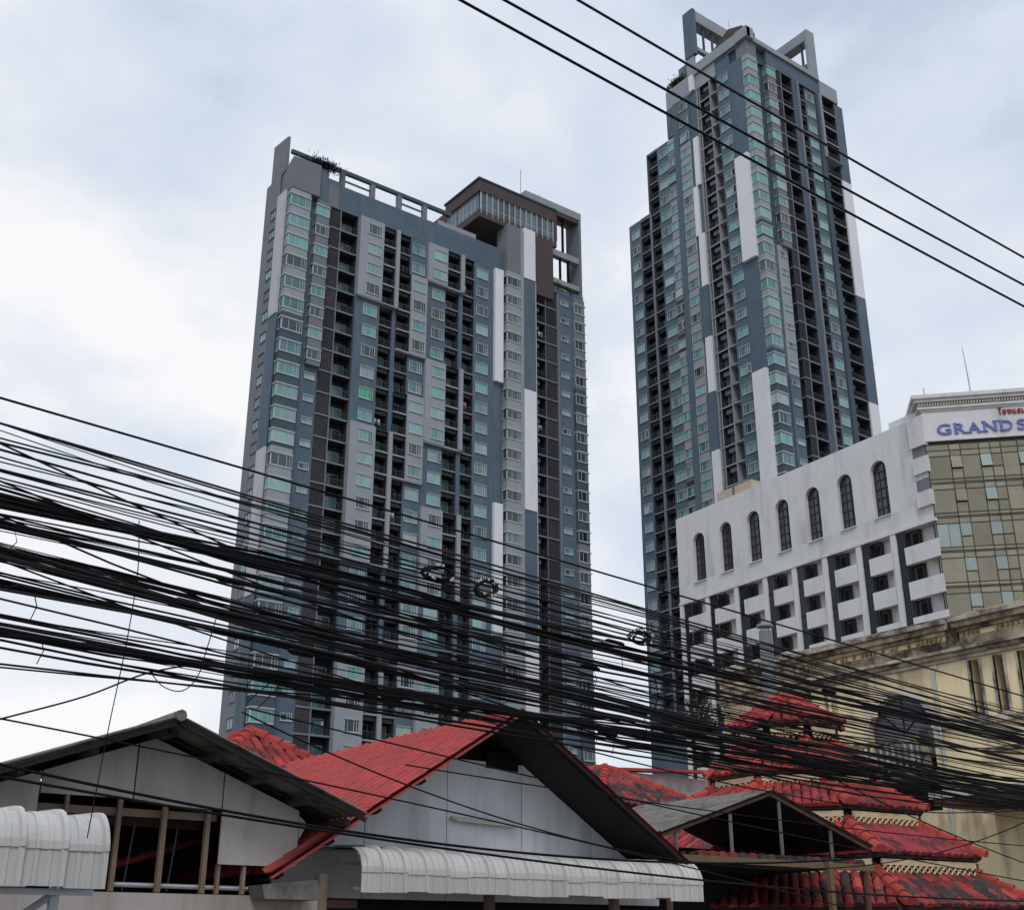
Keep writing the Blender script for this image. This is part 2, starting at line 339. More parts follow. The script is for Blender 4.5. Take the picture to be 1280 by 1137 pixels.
def mk_balcony(w, dp, light, ac='top', rail='glass'):
    """one balcony storey, 3 m: slab edge at the bottom; x 0..w, front y = 0, back wall y = dp"""
    def f():
        b = MB().box(0.003, w - 0.003, 0, dp - 0.003, -0.10, 0.12)
        o = b.build('balcony', 'grey' if light else 'slabgrey')
        r = MB().box(0.01, w - 0.01, 0.10, 0.15, 1.02, 1.09)
        n = max(2, int(w / 0.28))
        for k in range(n + 1):
            x = 0.03 + (w - 0.06) * k / n; r.box(x - 0.02, x + 0.02, 0.11, 0.14, 0.12, 1.02)
        kid(o, r.build('railing', 'rail'))
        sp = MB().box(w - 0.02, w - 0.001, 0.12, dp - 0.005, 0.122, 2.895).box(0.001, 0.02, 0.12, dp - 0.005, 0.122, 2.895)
        kid(o, sp.box(0.02, w - 0.02, dp - 0.006, dp - 0.002, 0.122, 2.895).box(0.021, w - 0.021, 0.05, dp - 0.007, 2.892, 2.896).build('recess_shade', 'recess'))  # added dark sheets on sides, back and ceiling deepen the recess shade
        d = MB(); t = 0.07; x0, x1 = 0.08, w - 0.08
        d.box(x0, x1, dp - 0.09, dp - 0.005, 2.12, 2.20)
        for q in (0, 0.5, 1.0):
            x = x0 + (x1 - x0) * q; d.box(x - t / 2, x + t / 2, dp - 0.085, dp - 0.006, 0.125, 2.12)
        dd = kid(o, d.build('door_frame', 'frame'))
        kid(dd, MB().box(x0 + 0.02, x1 - 0.02, dp - 0.045, dp - 0.015, 0.13, 2.14).build('glass', 'doorglass'))
        if ac == 'top':
            a = MB()
            for k in range(3): a.box(w * 0.06 + k * w * 0.30, w * 0.06 + k * w * 0.30 + w * 0.27, 0.25, 0.85, 2.35, 2.82)
            kid(o, a.build('service_louvre', 'ac'))
        elif ac == 'unit':
            kid(o, MB().box(w * 0.12, w * 0.72, dp - 0.9, dp - 0.3, 2.2, 2.85).build('air_conditioner', 'concrete'))
        return o
    return f
OPEN = {'t1win': mk_open(2.0, 1.45, 'three'), 't2win': mk_open(1.7, 1.4, 'two'), 't2winL': mk_open(2.0, 1.4, 'three'), 't2winF': mk_open(1.9, 1.45, 'three')}
class Face:
    """a facade plane: 'front' is y = c looking to -y, 'left' is x = c looking to -x; u runs along x or y"""
    def __init__(s, root, kind, c): s.root = root; s.kind = kind; s.c = c; s.o = Vector(root.location)
    def bx(s, mb, u0, u1, d0, d1, z0, z1):
        if s.kind == 'front': mb.box(u0, u1, s.c - d1, s.c - d0, z0, z1)
        else: mb.box(s.c - d1, s.c - d0, u0, u1, z0, z1)
        return mb
    def wall(s, name, m, u0, u1, d0, d1, z0, z1): return s.bx(MB(), u0, u1, d0, d1, z0, z1).build(name, m, s.root, s.o)
    def put(s, key, maker, u, z, d=0.0):
        if key in OPEN and random.random() < 0.09: maker = OPEN[key]; key = key + '_open'
        # u = the x of local 0 seen from outside (front: left end; left face: the far, left-hand end)
        p = Vector((u, s.c - d, z)) if s.kind == 'front' else Vector((s.c - d, u, z))
        return put(key, maker, s.root, p - s.o, 0 if s.kind == 'front' else R(-90))
def bands(F, name, S, n, cols, u0, u1, d0, d1, top=None):
    """vertical wall strip split where its colour changes; cols = [(first, last, material, extra depth)]; a few mm between them"""
    for a, b, m, ex in cols:
        F.wall(name, m, u0, u1, d0, d1 + ex, S(b + 1) + 0.004, S(a) - 0.004)

# ------------------------------------------------------------------ tower 1
T1 = empty('apartment_tower', (80, 126, 0), 0, 'broad blue grey apartment tower with a brown roof lounge and light grey panels', 'tower')
o1 = Vector(T1.location)
F1 = Face(T1, 'front', 124.3); G1 = Face(T1, 'left', 56.8)
S1 = lambda k: 93.4 - 3 * k
NR = 25
core = MB().box(56.9, 106.8, 126.0, 130.55, 0, 93.38).box(64, 99, 130.6, 142, 0, 92.5).build('core_wall', 'bluedk', T1, o1)
MB().box(57.0, 106.75, 124.62, 130.5, 93.42, 93.7).build('roof_slab', 'bluedk', T1, o1)
F1.wall('base_wall', 'blue', 56.9, 106.8, -1.69, 0, 0, S1(NR) - 0.01)
def alt1(start='a', p=6, ma='white', mb='blue', exa=0.0, n=NR, first=None):
    out = []; k = 0; cur = start
    while k < n:
        l = first if (k == 0 and first) else p
        out.append((k, min(k + l, n) - 1, ma if cur == 'a' else mb, exa if cur == 'a' else 0)); k += l; cur = 'b' if cur == 'a' else 'a'
    return out
# left face
bands(G1, 'corner_strip', S1, NR, alt1('a', ma='shadedwhite', exa=0.12), 124.32, 126.5, -0.1, 0.10)
G1.wall('side_wall', 'midgrey', 126.5, 130.6, -0.1, 0.02, 0, 97.0)
for k in range(NR): G1.put('t1side', mk_window(1.5, 1.25, 'one', 'midgrey'), 127.75, S1(k) - 2.75, 0.02)
# bay A
bands(F1, 'spandrel_wall', S1, NR, [(0, 5, 'grey', 0), (6, 11, 'bluedk', 0), (12, 17, 'grey', 0), (18, 24, 'bluedk', 0)], 57.05, 59.85, -1.6, 0.95)
for k in range(NR): F1.put('t1bay', mk_bay(2.8, 0.9, 1.55), 57.05, S1(k) - 2.45, 0.95)
bands(F1, 'wall_strip', S1, NR, [(0, 24, 'blue', 0)], 59.85, 60.95, -1.6, 0.0)
# B
bands(F1, 'boxed_wall', S1, NR, [(0, 7, 'midgrey', 0)], 60.95, 62.85, -1.6, 0.6)
for k in range(8): F1.put('t1box', mk_bay(1.9, 0.55, 1.35), 60.95, S1(k) - 2.25, 0.6)
bands(F1, 'wall_panel', S1, NR, [(8, 24, 'blue', 0)], 60.95, 62.85, -1.6, 0.0)
for k in range(8, NR): F1.put('t1small', mk_window(1.4, 0.75, 'two'), 61.8, S1(k) - 1.75)
def mk_louvre(w, h):
    def f():
        b = MB().box(0, w, 0.02, 0.1, 0, h)
        for q in range(1, 9): b.box(0.02, w - 0.02, -0.02, 0.04, h * q / 9 - 0.05, h * q / 9 + 0.03)
        for q in (0.25, 0.5, 0.75): b.box(w * q - 0.03, w * q + 0.03, -0.03, 0.0, 0, h)
        return b.build('louvre_panel', 'louvre')
    return f
F1.wall('slab_bands', 'slabgrey', 64.80, 64.92, -1.6, 0.02, S1(NR), 93.38)
for k in range(NR):
    F1.put('t1lou', mk_louvre(1.9, 2.78), 62.88, S1(k + 1) + 0.12, -0.12)
    F1.put('t1loub', lambda: MB().box(0, 1.93, 0, 1.5, 0, 0.2).build('slab_edge', 'slabgrey'), 62.87, S1(k + 1) - 0.09, 0.0)
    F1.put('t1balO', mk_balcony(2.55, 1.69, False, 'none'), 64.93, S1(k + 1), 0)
# C to J
CD = [(0, 3, 'grey'), (4, 9, 'blue'), (10, 15, 'grey'), (16, 19, 'blue'), (20, 24, 'grey')]
EF = [(0, 1, 'blue'), (2, 5, 'grey'), (6, 7, 'blue'), (8, 11, 'grey'), (12, 16, 'blue'), (17, 20, 'grey'), (21, 24, 'blue')]
GH = [(0, 1, 'grey'), (2, 5, 'blue'), (6, 9, 'grey'), (10, 12, 'blue'), (13, 16, 'grey'), (17, 19, 'blue'), (20, 24, 'grey')]
def isl(rng, k): return any(a <= k <= b and m == 'grey' for a, b, m in rng)
def ex(rng, e): return [(a, b, m, e if m == 'grey' else 0) for a, b, m in rng]
def frames(rng, u0, u1, e):      # the lip that frames each light group above and below
    for a, b, m in rng:
        if m == 'grey':
            F1.wall('panel_lip', 'grey', u0, u1, -1.2, e - 0.02, S1(b + 1) - 0.16, S1(b + 1) - 0.002)
E_ = 0.5
bands(F1, 'wall_panel', S1, NR, ex(CD, E_), 67.52, 71.2, -1.6, 0.25)
for k in range(NR): F1.put('t1win', mk_window(2.0, 1.45, 'three'), 69.75, S1(k) - 2.35, 0.25 + (E_ if isl(CD, k) else 0))
def fin(rng, u0, u1): bands(F1, 'fin_wall', S1, NR, ex(rng, E_), u0, u1, -1.6, 0.10)
fin(CD, 73.3, 73.85)
bands(F1, 'wall_panel', S1, NR, ex(EF, E_), 75.9, 78.5, -1.6, 0.0)
bands(F1, 'wall_panel', S1, NR, ex(GH, E_), 78.52, 81.75, -1.6, 0.05)
fin(GH, 84.0, 84.6)
bands(F1, 'wall_panel', S1, NR, [(0, 24, 'blue', 0)], 86.6, 89.4, -1.6, 0.0)
frames(CD, 67.6, 73.8, E_ + .2); frames(EF, 73.9, 78.4, E_); frames(GH, 78.6, 84.55, E_)
for k in range(NR):
    F1.put('t1win', mk_window(2.0, 1.45, 'three'), 77.2, S1(k) - 2.35, E_ if isl(EF, k) else 0.0)
    F1.put('t1win', mk_window(2.0, 1.45, 'three'), 80.5, S1(k) - 2.35, 0.05 + (E_ if isl(GH, k) else 0))
    F1.put('t1win', mk_window(2.0, 1.45, 'three'), 88.0, S1(k) - 2.35, 0.0)
    for u, w, rng in ((71.21, 2.08, CD), (73.86, 2.03, EF), (81.76, 2.23, GH), (84.61, 1.98, None)):
        l = rng is not None and isl(rng, k)
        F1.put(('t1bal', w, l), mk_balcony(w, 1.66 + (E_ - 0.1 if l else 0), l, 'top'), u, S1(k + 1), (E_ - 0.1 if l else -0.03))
gw = [o for o in T1.children if o.name.startswith('window') and abs(o.location.x + o1.x - 69.75) < .1]
gw.sort(key=lambda o: -o.location.z)
gp = [c for c in gw[8].children if c.name.startswith('pane')][0]; gp.data = gp.data.copy(); gp.data.materials[0] = M['greenpane']; gp['label'] = 'pane with a bright green curtain'
# K, L, M
bands(F1, 'white_strip', S1, NR, [(a, b, m, e) for a, b, m, e in alt1('a', exa=0.5)], 90.0, 91.45, -1.6, 0.0)
bands(F1, 'wall_strip', S1, NR, [(0, 24, 'blue', 0)], 89.42, 89.98, -1.6, 0.0)
F1.wall('bay_body', 'midgrey', 91.75, 94.2, -1.6, 0.95, S1(NR), 101.3)
bands(F1, 'spandrel_wall', S1, NR, [(0, 24, 'grey', 0)], 91.73, 94.22, -1.6, 0.97)
for k in range(NR): F1.put('t1bayL', mk_bay(2.49, 0.9, 1.35, -1, 'paned'), 91.73, S1(k) - 2.35, 0.97)
F1.wall('return_wall', 'grey', 94.22, 94.9, -1.6, 0.8, S1(NR), 101.2)
bands(F1, 'white_strip', S1, NR, alt1('b', exa=0.1), 94.95, 97.1, -1.6, 0.7)
F1.wall('white_strip', 'white', 94.95, 97.1, -1.6, 0.8, 93.41, 101.9)
F1.wall('fin_wall', 'frame', 97.11, 97.22, -1.6, 0.75, S1(NR), 93.3)
# N, louvre, P, Q
for k in range(NR):
    F1.put('t1balN', mk_balcony(2.2, 1.69, False, 'unit'), 97.3, S1(k + 1), 0)
    F1.put('t1lou2', mk_louvre(2.1, 2.78), 99.57, S1(k + 1) + 0.12, -0.12)
    F1.put('t1loub2', lambda: MB().box(0, 2.13, 0, 1.5, 0, 0.2).build('slab_edge', 'slabgrey'), 99.55, S1(k + 1) - 0.09, 0.0)
    F1.put('t1smallP', mk_window(1.5, 0.75, 'two'), 103.15, S1(k) - 1.75)
    F1.put('t1bayQ', mk_bay(2.0, 0.7, 1.45, 1, 'paned'), 104.7, S1(k) - 2.55, 0.45)
F1.wall('fin_wall', 'slabgrey', 99.5, 99.56, -1.6, 0.03, S1(NR), 93.35)
F1.wall('fin_wall', 'slabgrey', 101.72, 102.0, -1.6, 0.12, S1(NR), 93.35)
bands(F1, 'wall_panel', S1, NR, [(0, 24, 'blue', 0)], 102.0, 104.65, -1.6, 0.0)
bands(F1, 'spandrel_wall', S1, NR, [(0, 4, 'midgrey', 0), (5, 12, 'bluedk', 0), (13, 18, 'midgrey', 0), (19, 24, 'bluedk', 0)], 104.67, 106.75, -1.6, 0.43)
# top of tower 1
F1.wall('parapet_wall', 'blue', 62.4, 91.5, -0.3, 0.02, 93.41, 97.2)
F1.wall('parapet_wall', 'midgrey', 62.4, 62.42 + 1.9, -0.3, 0.06, 93.42, 97.6)
MB().hexa([(57.0, 123.3, 93.5), (61.0, 123.3, 93.5), (61.0, 130.4, 93.5), (57.0, 130.4, 93.5),
           (57.0, 123.3, 98.2), (61.0, 123.3, 98.35), (61.0, 128.7, 97.0), (57.0, 128.7, 96.2)]).build('roof_block', 'midgrey', T1, o1)
F1.wall('parapet_wall', 'blue', 61.02, 62.38, -0.3, 0.6, 93.43, 98.3)
MB().prism([(56.85, 125.3, 97.2), (56.85, 129.5, 96.0), (56.85, 129.5, 103.0), (56.85, 125.3, 102.4)], (0.35, 0, 0)).build('fin_wall', 'midgrey', T1, o1)
MB().box(57.2, 82.6, 124.5, 124.95, 99.55, 100.1).build('roof_beam', 'purple', T1, o1).data.materials[0] = M['bluedk']
for x in (64.9, 69.6, 73.9, 78.1): MB().box(x - 0.35, x + 0.35, 124.45, 125.0, 97.2, 99.54).build('roof_post', 'midgrey', T1, o1)
for a, b in ((65.3, 69.2), (74.3, 77.7)): MB().box(a, b, 124.62, 124.75, 98.3, 98.55).build('roof_rail', 'bluedk', T1, o1)
MB().box(80.5, 87.0, 124.6, 124.9, 97.2, 98.2).build('parapet_wall', 'concrete', T1, o1)
# sky lounge
MB().box(87.1, 101.7, 124.0, 133.0, 105.6, 107.6).build('lounge_roof', 'brown', T1, o1)
MB().box(86.9, 101.75, 123.85, 133.2, 107.6, 107.85).build('roof_edge', 'bluedk', T1, o1)
MB().box(87.15, 101.7, 124.05, 133.0, 101.2, 102.4).build('lounge_floor', 'brown', T1, o1)
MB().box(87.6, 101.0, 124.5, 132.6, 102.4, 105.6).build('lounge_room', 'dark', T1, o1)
def mk_lp(w, h):
    def f():
        b = MB().box(0.0, 0.09, -0.02, 0.08, 0, h).box(0.09, w, 0.0, 0.06, h - 0.1, h).box(0.09, w, 0.0, 0.06, 0, 0.1).box(0.09, w, 0.01, 0.05, h * 0.3, h * 0.3 + 0.06)
        o = b.build('lounge_window', 'frame')
        kid(o, MB().box(0.05, w - 0.02, 0.02, 0.04, 0.05, h - 0.05).build('pane', 'lglass')); return o
    return f
for k in range(13): put('lp', mk_lp(1.04, 3.18), T1, Vector((87.45 + k * 1.04, 124.25, 102.41)) - o1)
for k in range(8): put('lp', None, T1, Vector((87.4, 132.7 - k * 1.02, 102.41)) - o1, R(-90))
for k in range(14): put('lstrut', lambda: MB().box(-0.05, 0.05, -0.16, 0, -0.5, 3.4).build('window_strut', 'frame'), T1, Vector((87.5 + k * 1.04, 124.2, 102.3)) - o1)
F1.wall('brown_wall', 'brown', 97.6, 100.9, -2.0, 0.3, 91.8, 101.2)
F1.wall('brown_wall', 'brown', 101.0, 101.8, -2.0, 0.25, 102.42, 107.0)
# open frame on the right corner
b = MB(); F1.bx(b, 95.7, 106.7, -3.0, 0.2, 107.87, 109.15); b.build('roof_beam', 'concrete', T1, o1)
b = MB(); F1.bx(b, 101.8, 106.2, -1.2, 0.1, 107.2, 107.86); b.build('roof_beam', 'brown', T1, o1)
b = MB(); F1.bx(b, 106.25, 106.7, -3.0, 0.15, 93.4, 107.86); b.build('roof_column', 'midgrey', T1, o1)
for z0, z1 in ((100.0, 101.0), (95.2, 96.0)):
    b = MB(); F1.bx(b, 100.92, 106.24, -1.0, 0.0, z0, z1); b.build('roof_beam', 'concrete', T1, o1)
for x, z0, z1 in ((103.3, 101.0, 107.2), (102.7, 96.0, 100), (104.3, 96.0, 100)):
    b = MB(); F1.bx(b, x, x + 0.28, -0.6, -0.3, z0, z1); b.build('roof_mullion', 'dark', T1, o1)
F1.wall('parapet_wall', 'blue', 100.9, 106.9, -0.3, 0.05, 93.41, 94.4)
MB().box(88, 96, 133, 138, 93, 107.4).build('lift_house', 'brown', T1, o1)
MB().tube([(95.8, 125.4, 109.1), (95.8, 125.4, 113.6)], 0.07, 6).build('lightning_rod', 'steel', T1, o1)
MB().tube([(99.5, 125.4, 109.1), (99.5, 125.4, 110.6)], 0.06, 6).build('lightning_rod', 'steel', T1, o1)

# ------------------------------------------------------------------ tower 2
T2 = empty('apartment_tower', (132, 112, 0), 0, 'taller blue grey apartment tower with stepped shoulders, behind the white hotel', 'tower')
o2 = Vector(T2.location)
F2 = Face(T2, 'front', 99.66); G2 = Face(T2, 'left', 120.5)
S2 = lambda k: 131.25 - 3 * k
NL, NF = 34, 25
MB().box(122.1, 143.6, 102.0, 127.75, 0, 113.7).box(122.1, 143.2, 102.0, 122.85, 113.7, 125.3).box(122.1, 143.0, 102.0, 117.5, 125.3, 131.1).build('core_wall', 'bluedk', T2, o2)
MB().box(120.9, 142.0, 100.3, 113.0, 131.3, 133.4).build('roof_block', 'bluedk', T2, o2)
F2.wall('base_wall', 'blue', 122.1, 143.4, -2.3, -0.3, 0, S2(NF) - 0.1)
G2.wall('base_wall', 'blue', 101.0, 127.8, -1.55, 0, 0, S2(NL) - 0.1)
def rows(top, n): return [k for k in range(n) if S2(k) <= top + 0.6]
def gwall(name, m, u0, u1, zt, d=0.0, zb=None): return G2.wall(name, m, u0, u1, -1.55, d, S2(NL) if zb is None else zb, zt)
# a, b, c, d
gwall('wall_panel', 'blue', 125.02, 127.8, 113.9)
G2.wall('parapet_wall', 'blue', 122.42, 125.0, -1.5, 0.0, 113.3, 114.0)
gwall('fin_wall', 'slabgrey', 122.42, 122.75, 114.0, 0.08)
gwall('wall_panel', 'blue', 117.72, 120.4, 125.4)
G2.wall('parapet_wall', 'blue', 120.42, 122.9, -1.5, 0.0, 125.0, 125.45)
gwall('wall_edge', 'blue', 122.78, 122.9, 125.4, 0.0, 114.05)
# e, pilaster, f
for k in range(NL):
    m = 'grey' if (k // 3) % 3 != 1 else ('midgrey' if k % 2 else 'louvre')
    if S2(k) < 126: G2.wall('wall_panel', m, 116.02, 117.70, -1.55, 0.12, S2(k + 1) + 0.003, S2(k) - 0.003)
gwall('pilaster', 'blue', 114.9, 116.0, 131.2, 0.35)
gwall('wall_panel', 'blue', 116.02, 117.6, 131.2, 0.1, 125.6)
bands(G2, 'wall_panel', S2, NL, [(0, 2, 'blue', 0), (3, 33, 'grey', 0)], 112.55, 114.88, -1.55, 0.2)
# g: pale strip that steps to and fro
seg = [(134.3, 131.3, 110.9, 111.9), (122.05, 113.1, 110.8, 111.75), (113.1, 104.2, 111.5, 112.4), (104.2, 95.1, 110.8, 111.9), (95.1, 86.4, None, None), (86.4, 77.4, 110.8, 112.0), (77.4, 68.2, None, None), (68.2, S2(NL), 110.8, 112.2)]
gwall('wall_strip', 'blue', 110.75, 112.53, 131.0, 0.02)
for zt, zb, a, b2 in seg:
    if a: G2.wall('white_strip', 'white', a, b2, 0.02, 0.42, zb + 0.004, zt - 0.004)
    else: G2.wall('wall_strip', 'blue', 110.8, 112.5, 0.02, 0.42, zb + 0.004, zt - 0.004)
gwall('fin_wall', 'concrete', 110.55, 110.72, 131.1, 0.1); gwall('fin_wall', 'concrete', 110.05, 110.15, 131.1, 0.05); gwall('fin_wall', 'concrete', 107.75, 107.88, 131.1, 0.08)
gwall('wall_panel', 'blue', 103.4, 106.35, 133.4)
# j
zj = [(0, 5, 'blue', 0), (6, 11, 'white', 0.55), (12, 17, 'blue', 0), (18, 24, 'white', 0.55), (25, 33, 'blue', 0)]
for a, b2, m, e2 in zj:
    G2.wall('corner_strip', m, 100.85, 103.38, -1.5, 0.06 + e2, S2(b2 + 1) + 0.004, S2(a) - 0.004)
    if e2: G2.wall('strip_return', 'midgrey', 102.95, 103.39, -1.4, 0.07 + e2 - 0.02, S2(b2 + 1) + 0.01, S2(a) - 0.01)
for k in range(NL):
    z = S2(k)
    if z < 114.2:
        G2.put('t2win', mk_window(1.7, 1.4, 'two'), 126.2, z - 2.4)
        G2.put('t2balb', mk_balcony(2.26, 1.55, False, 'top'), 125.01, S2(k + 1), -0.02)
    if z < 125.6:
        G2.put('t2winL', mk_window(2.0, 1.4, 'three'), 118.95, z - 2.4)
        G2.put('t2win', mk_window(1.7, 1.4, 'two'), 116.85, z - 2.4, 0.12)
        G2.put('t2balc', mk_balcony(2.0, 1.55, False, 'top'), 122.41, S2(k + 1), -0.02)
    G2.put('t2winL', mk_window(2.0, 1.4, 'three'), 113.7, z - 2.4, 0.2)
    G2.put('t2winL', mk_window(2.0, 1.4, 'three'), 104.9, z - 2.4)
    G2.put('t2balh', mk_balcony(2.16, 1.55, True, 'unit'), 110.05, S2(k + 1), 0.0)
    if k < 28:
        G2.put('t2dark', lambda: MB().box(0, 1.36, 0.0, 1.5, -0.09, 0.10).build('slab_edge', 'concrete'), 107.74, S2(k + 1), 0.0)
        G2.put('t2dark2', lambda: MB().box(0, 0.38, 0.0, 1.5, -0.09, 0.10).build('slab_edge', 'concrete'), 110.54, S2(k + 1), 0.0)
# top band of the left face, planter
G2.wall('parapet_wall', 'grey', 106.4, 110.7, -0.4, 0.03, 131.2, 135.0)
G2.wall('parapet_wall', 'blue', 101.0, 106.38, -0.4, 0.03, 131.3 + 2.2, 134.6)
G2.wall('parapet_wall', 'grey', 99.0, 110.72, -0.4, 0.35, 134.0, 135.9)
G2.wall('parapet_wall', 'grey', 112.45, 117.55, -0.4, 0.03, 131.2, 134.9)
G2.wall('parapet_wall', 'grey', 110.73, 112.43, -0.4, 0.03, 131.2, 138.2)
MB().box(121.5, 122.2, 113.0, 115.3, 134.0, 138.7).build('roof_block', 'midgrey', T2, o2)
# front face
bands(F2, 'spandrel_wall', S2, NF, [(0, 9, 'grey', 0), (10, 10, 'bluedk', 0), (11, 16, 'grey', 0), (17, 24, 'bluedk', 0)], 120.55, 122.7, -2.2, 0.0)
F2.wall('bay_head', 'midgrey', 120.55, 122.7, -2.2, 0.0, 131.25, 133.9)
for k in range(NF): F2.put('t2bay', mk_bay(2.15, 1.15, 1.6), 120.55, S2(k) - 2.6, 0.0)
F2.wall('pilaster', 'bluedk', 122.72, 124.95, -2.2, -1.0, S2(NF), 134)
bands(F2, 'boxed_wall', S2, NF, [(0, 10, 'midgrey', 0)], 125.0, 126.9, -2.2, 0.0)
for k in range(11): F2.put('t2box', mk_bay(1.9, 0.9, 1.5), 125.0, S2(k) - 1.9, 0.0)
bands(F2, 'wall_panel', S2, NF, [(11, 17, 'grey', 0), (18, 24, 'blue', 0)], 124.1, 126.3, -2.2, -0.5)
for k in range(11, NF): F2.put('t2small', mk_window(1.5, 0.75, 'two'), 125.3, S2(k) - 1.7, -0.5)
F2.wall('wall_strip', 'blue', 122.72, 124.08, -2.2, -0.7, S2(NF), S2(11))
F2.wall('fin_wall', 'slabgrey', 128.14, 128.28, -2.2, 0.0, S2(NF), 131.2)
for k in range(NF):
    F2.put('t2lou', mk_louvre(1.3, 2.8), 126.85, S2(k + 1) + 0.12, -0.12)
    F2.put('t2loub', lambda: MB().box(0, 1.3, 0, 1.5, 0, 0.2).build('slab_edge', 'slabgrey'), 126.83, S2(k + 1) - 0.08, 0.0)
    F2.put('t2balF', mk_balcony(2.5, 2.2, False, 'none'), 128.29, S2(k + 1), -0.02)
    F2.put('t2balG', mk_balcony(2.0, 2.1, False, 'top'), 132.0, S2(k + 1), -0.1)
    F2.put('t2winF', mk_window(1.9, 1.45, 'three'), 135.3, S2(k) - 2.3, -0.2)
    F2.put(('t2balH', k < 4), mk_balcony(3.4, 2.2, k < 4, 'unit'), 137.62, S2(k + 1), -0.05 + (0.3 if k < 4 else 0))
F2.wall('pilaster', 'blue', 130.82, 131.55, -2.2, 0.05, S2(NF), 131.2)
F2.wall('pilaster', 'slabgrey', 131.56, 131.98, -2.2, 0.45, S2(NF), 131.2)
F2.wall('wall_panel', 'blue', 134.02, 136.55, -2.2, -0.2, S2(NF), 131.2)
F2.wall('pilaster', 'bluedk', 136.57, 137.6, -2.2, 0.1, S2(NF), 131.2)
F2.wall('panel_lip', 'grey', 137.2, 141.5, -2.0, 0.45, S2(4) - 0.25, S2(4) - 0.12)
F2.wall('fin_wall', 'grey', 137.2, 137.58, -2.0, 0.45, S2(4) - 0.1, 131.3)
F2.wall('parapet_wall', 'grey', 137.6, 142.0, -2.0, 0.3, 131.3, 134.1)
F2.wall('parapet_wall', 'blue', 124.98, 137.58, -2.2, 0.02, 131.3, 134.0)
F2.wall('parapet_wall', 'grey', 120.0, 137.6, -1.2, 0.35, 134.02, 134.9)
MB().box(120.05, 121.7, 99.0, 101.5, 134.05, 136.0).build('parapet_wall', 'grey', T2, o2)
bands(F2, 'corner_strip', S2, NF, [(0, 4, 'blue', 0), (5, 11, 'white', 0.02), (12, 17, 'blue', 0), (18, 24, 'white', 0.02)], 141.1, 143.3, -2.2, 0.05)
for k in range(NF): F2.put('t2nib', lambda: MB().box(0, 0.45, 0.2, 1.2, -0.08, 0.08).build('slab_edge', 'concrete'), 143.3, S2(k + 1) + 1.2, 0.0)
# open roof frames
MB().box(120.3, 121.0, 110.2, 112.5, 138.25, 147.6).build('roof_column', 'blue', T2, o2)
MB().box(121.0, 131.0, 110.4, 112.4, 145.4, 147.6).build('roof_beam', 'concrete', T2, o2)
MB().box(121.0, 127, 110.7, 111.4, 139.8, 140.5).build('roof_beam', 'concrete', T2, o2)
for x in (123.2, 125.3): MB().box(x, x + 0.3, 110.8, 111.1, 135, 145.4).build('roof_mullion', 'bluedk', T2, o2)
MB().box(129.6, 131, 110.5, 112.3, 134, 145.4).build('roof_column', 'midgrey', T2, o2)
MB().box(136.0, 137.9, 99.6, 100.15, 134.2, 144.0).build('roof_column', 'grey', T2, o2)
MB().box(136.05, 137.85, 100.15, 106.4, 142.0, 144.0).build('roof_beam', 'grey', T2, o2)
MB().box(136.1, 137.8, 105.0, 106.4, 134.5, 142.0).build('roof_column', 'midgrey', T2, o2)
MB().box(136.4, 136.9, 100.15, 105.0, 136.9, 137.6).build('roof_beam', 'midgrey', T2, o2)
MB().box(136.5, 136.8, 101.2, 101.5, 134, 142.0).build('roof_mullion', 'bluedk', T2, o2)
MB().prism([(121.6, 101.0, 134.0), (121.6, 112.5, 134.0), (121.6, 112.3, 135.0), (121.6, 104.0, 139.4), (121.6, 101.1, 138.2)], (3.0, 0, 0)).build('lift_house', 'brown', T2, o2)
MB().tube([(122.6, 104.5, 138.9), (122.6, 104.5, 142.0)], 0.06, 6).build('lightning_rod', 'steel', T2, o2)

# rooftop planting
def leaf_cloud(mb, c, rad, n, s):
    for i in range(n):
        d = Vector((random.gauss(0, .5), random.gauss(0, .5), random.gauss(0, .5)))
        p = Vector((c[0] + d.x * rad[0], c[1] + d.y * rad[1], c[2] + d.z * rad[2]))
        a = Vector((random.uniform(-1, 1), random.uniform(-1, 1), random.uniform(-1, 1))).normalized(); bq = a.orthogonal().normalized()
        q = s * random.uniform(0.6, 1.4)
        mb.poly([p - a * q, p + bq * q * 0.45, p + a * q, p - bq * q * 0.45])
def shrub(loc, rad, n, s, m, label, group=None, spikes=0, name='shrub'):
    o = empty(name, loc, 0, label, 'shrub', group)
    mb = MB(); leaf_cloud(mb, (0, 0, rad[2]), rad, n, s)
    for i in range(spikes):
        a = random.uniform(0, 6.28); l = rad[2] * random.uniform(1.4, 2.6); q = Vector((math.cos(a) * rad[0] * .7, math.sin(a) * rad[1] * .5, l))
        mb.tube([(0, 0, 0.1), q * 0.6, q], [0.06, 0.05, 0.01], 4)
    mb.build('foliage', m, o)
    st = MB()
    for i in range(3): st.tube([(0, 0, -0.3), (random.uniform(-.4, .4) * rad[0], 0, rad[2])], [0.06, 0.02], 5)
    st.build('stem', 'stem', o); return o
shrub((61.8, 124.0, 98.4), (2.3, 0.7, 0.75), 1100, 0.26, 'purple', 'dark spiky rooftop shrub above the left corner of the broad tower', spikes=14)
shrub((58.3, 125.2, 97.9), (0.8, 0.9, 0.6), 300, 0.22, 'leaf', 'small green shrub inside the raised fin at the top left of the broad tower')
shrub((102.0, 124.2, 94.3), (0.7, 0.4, 0.5), 90, 0.18, 'leaf', 'dark green bush at left inside the open roof frame of the broad tower')
shrub((104.3, 124.2, 94.3), (0.6, 0.4, 0.35), 70, 0.18, 'leaf', 'small green bush at right inside the open roof frame of the broad tower')
shrub((121.0, 115.6, 135.0), (0.5, 1.7, 0.9), 1500, 0.24, 'leaf', 'dense green hedge on the left shoulder of the taller tower')

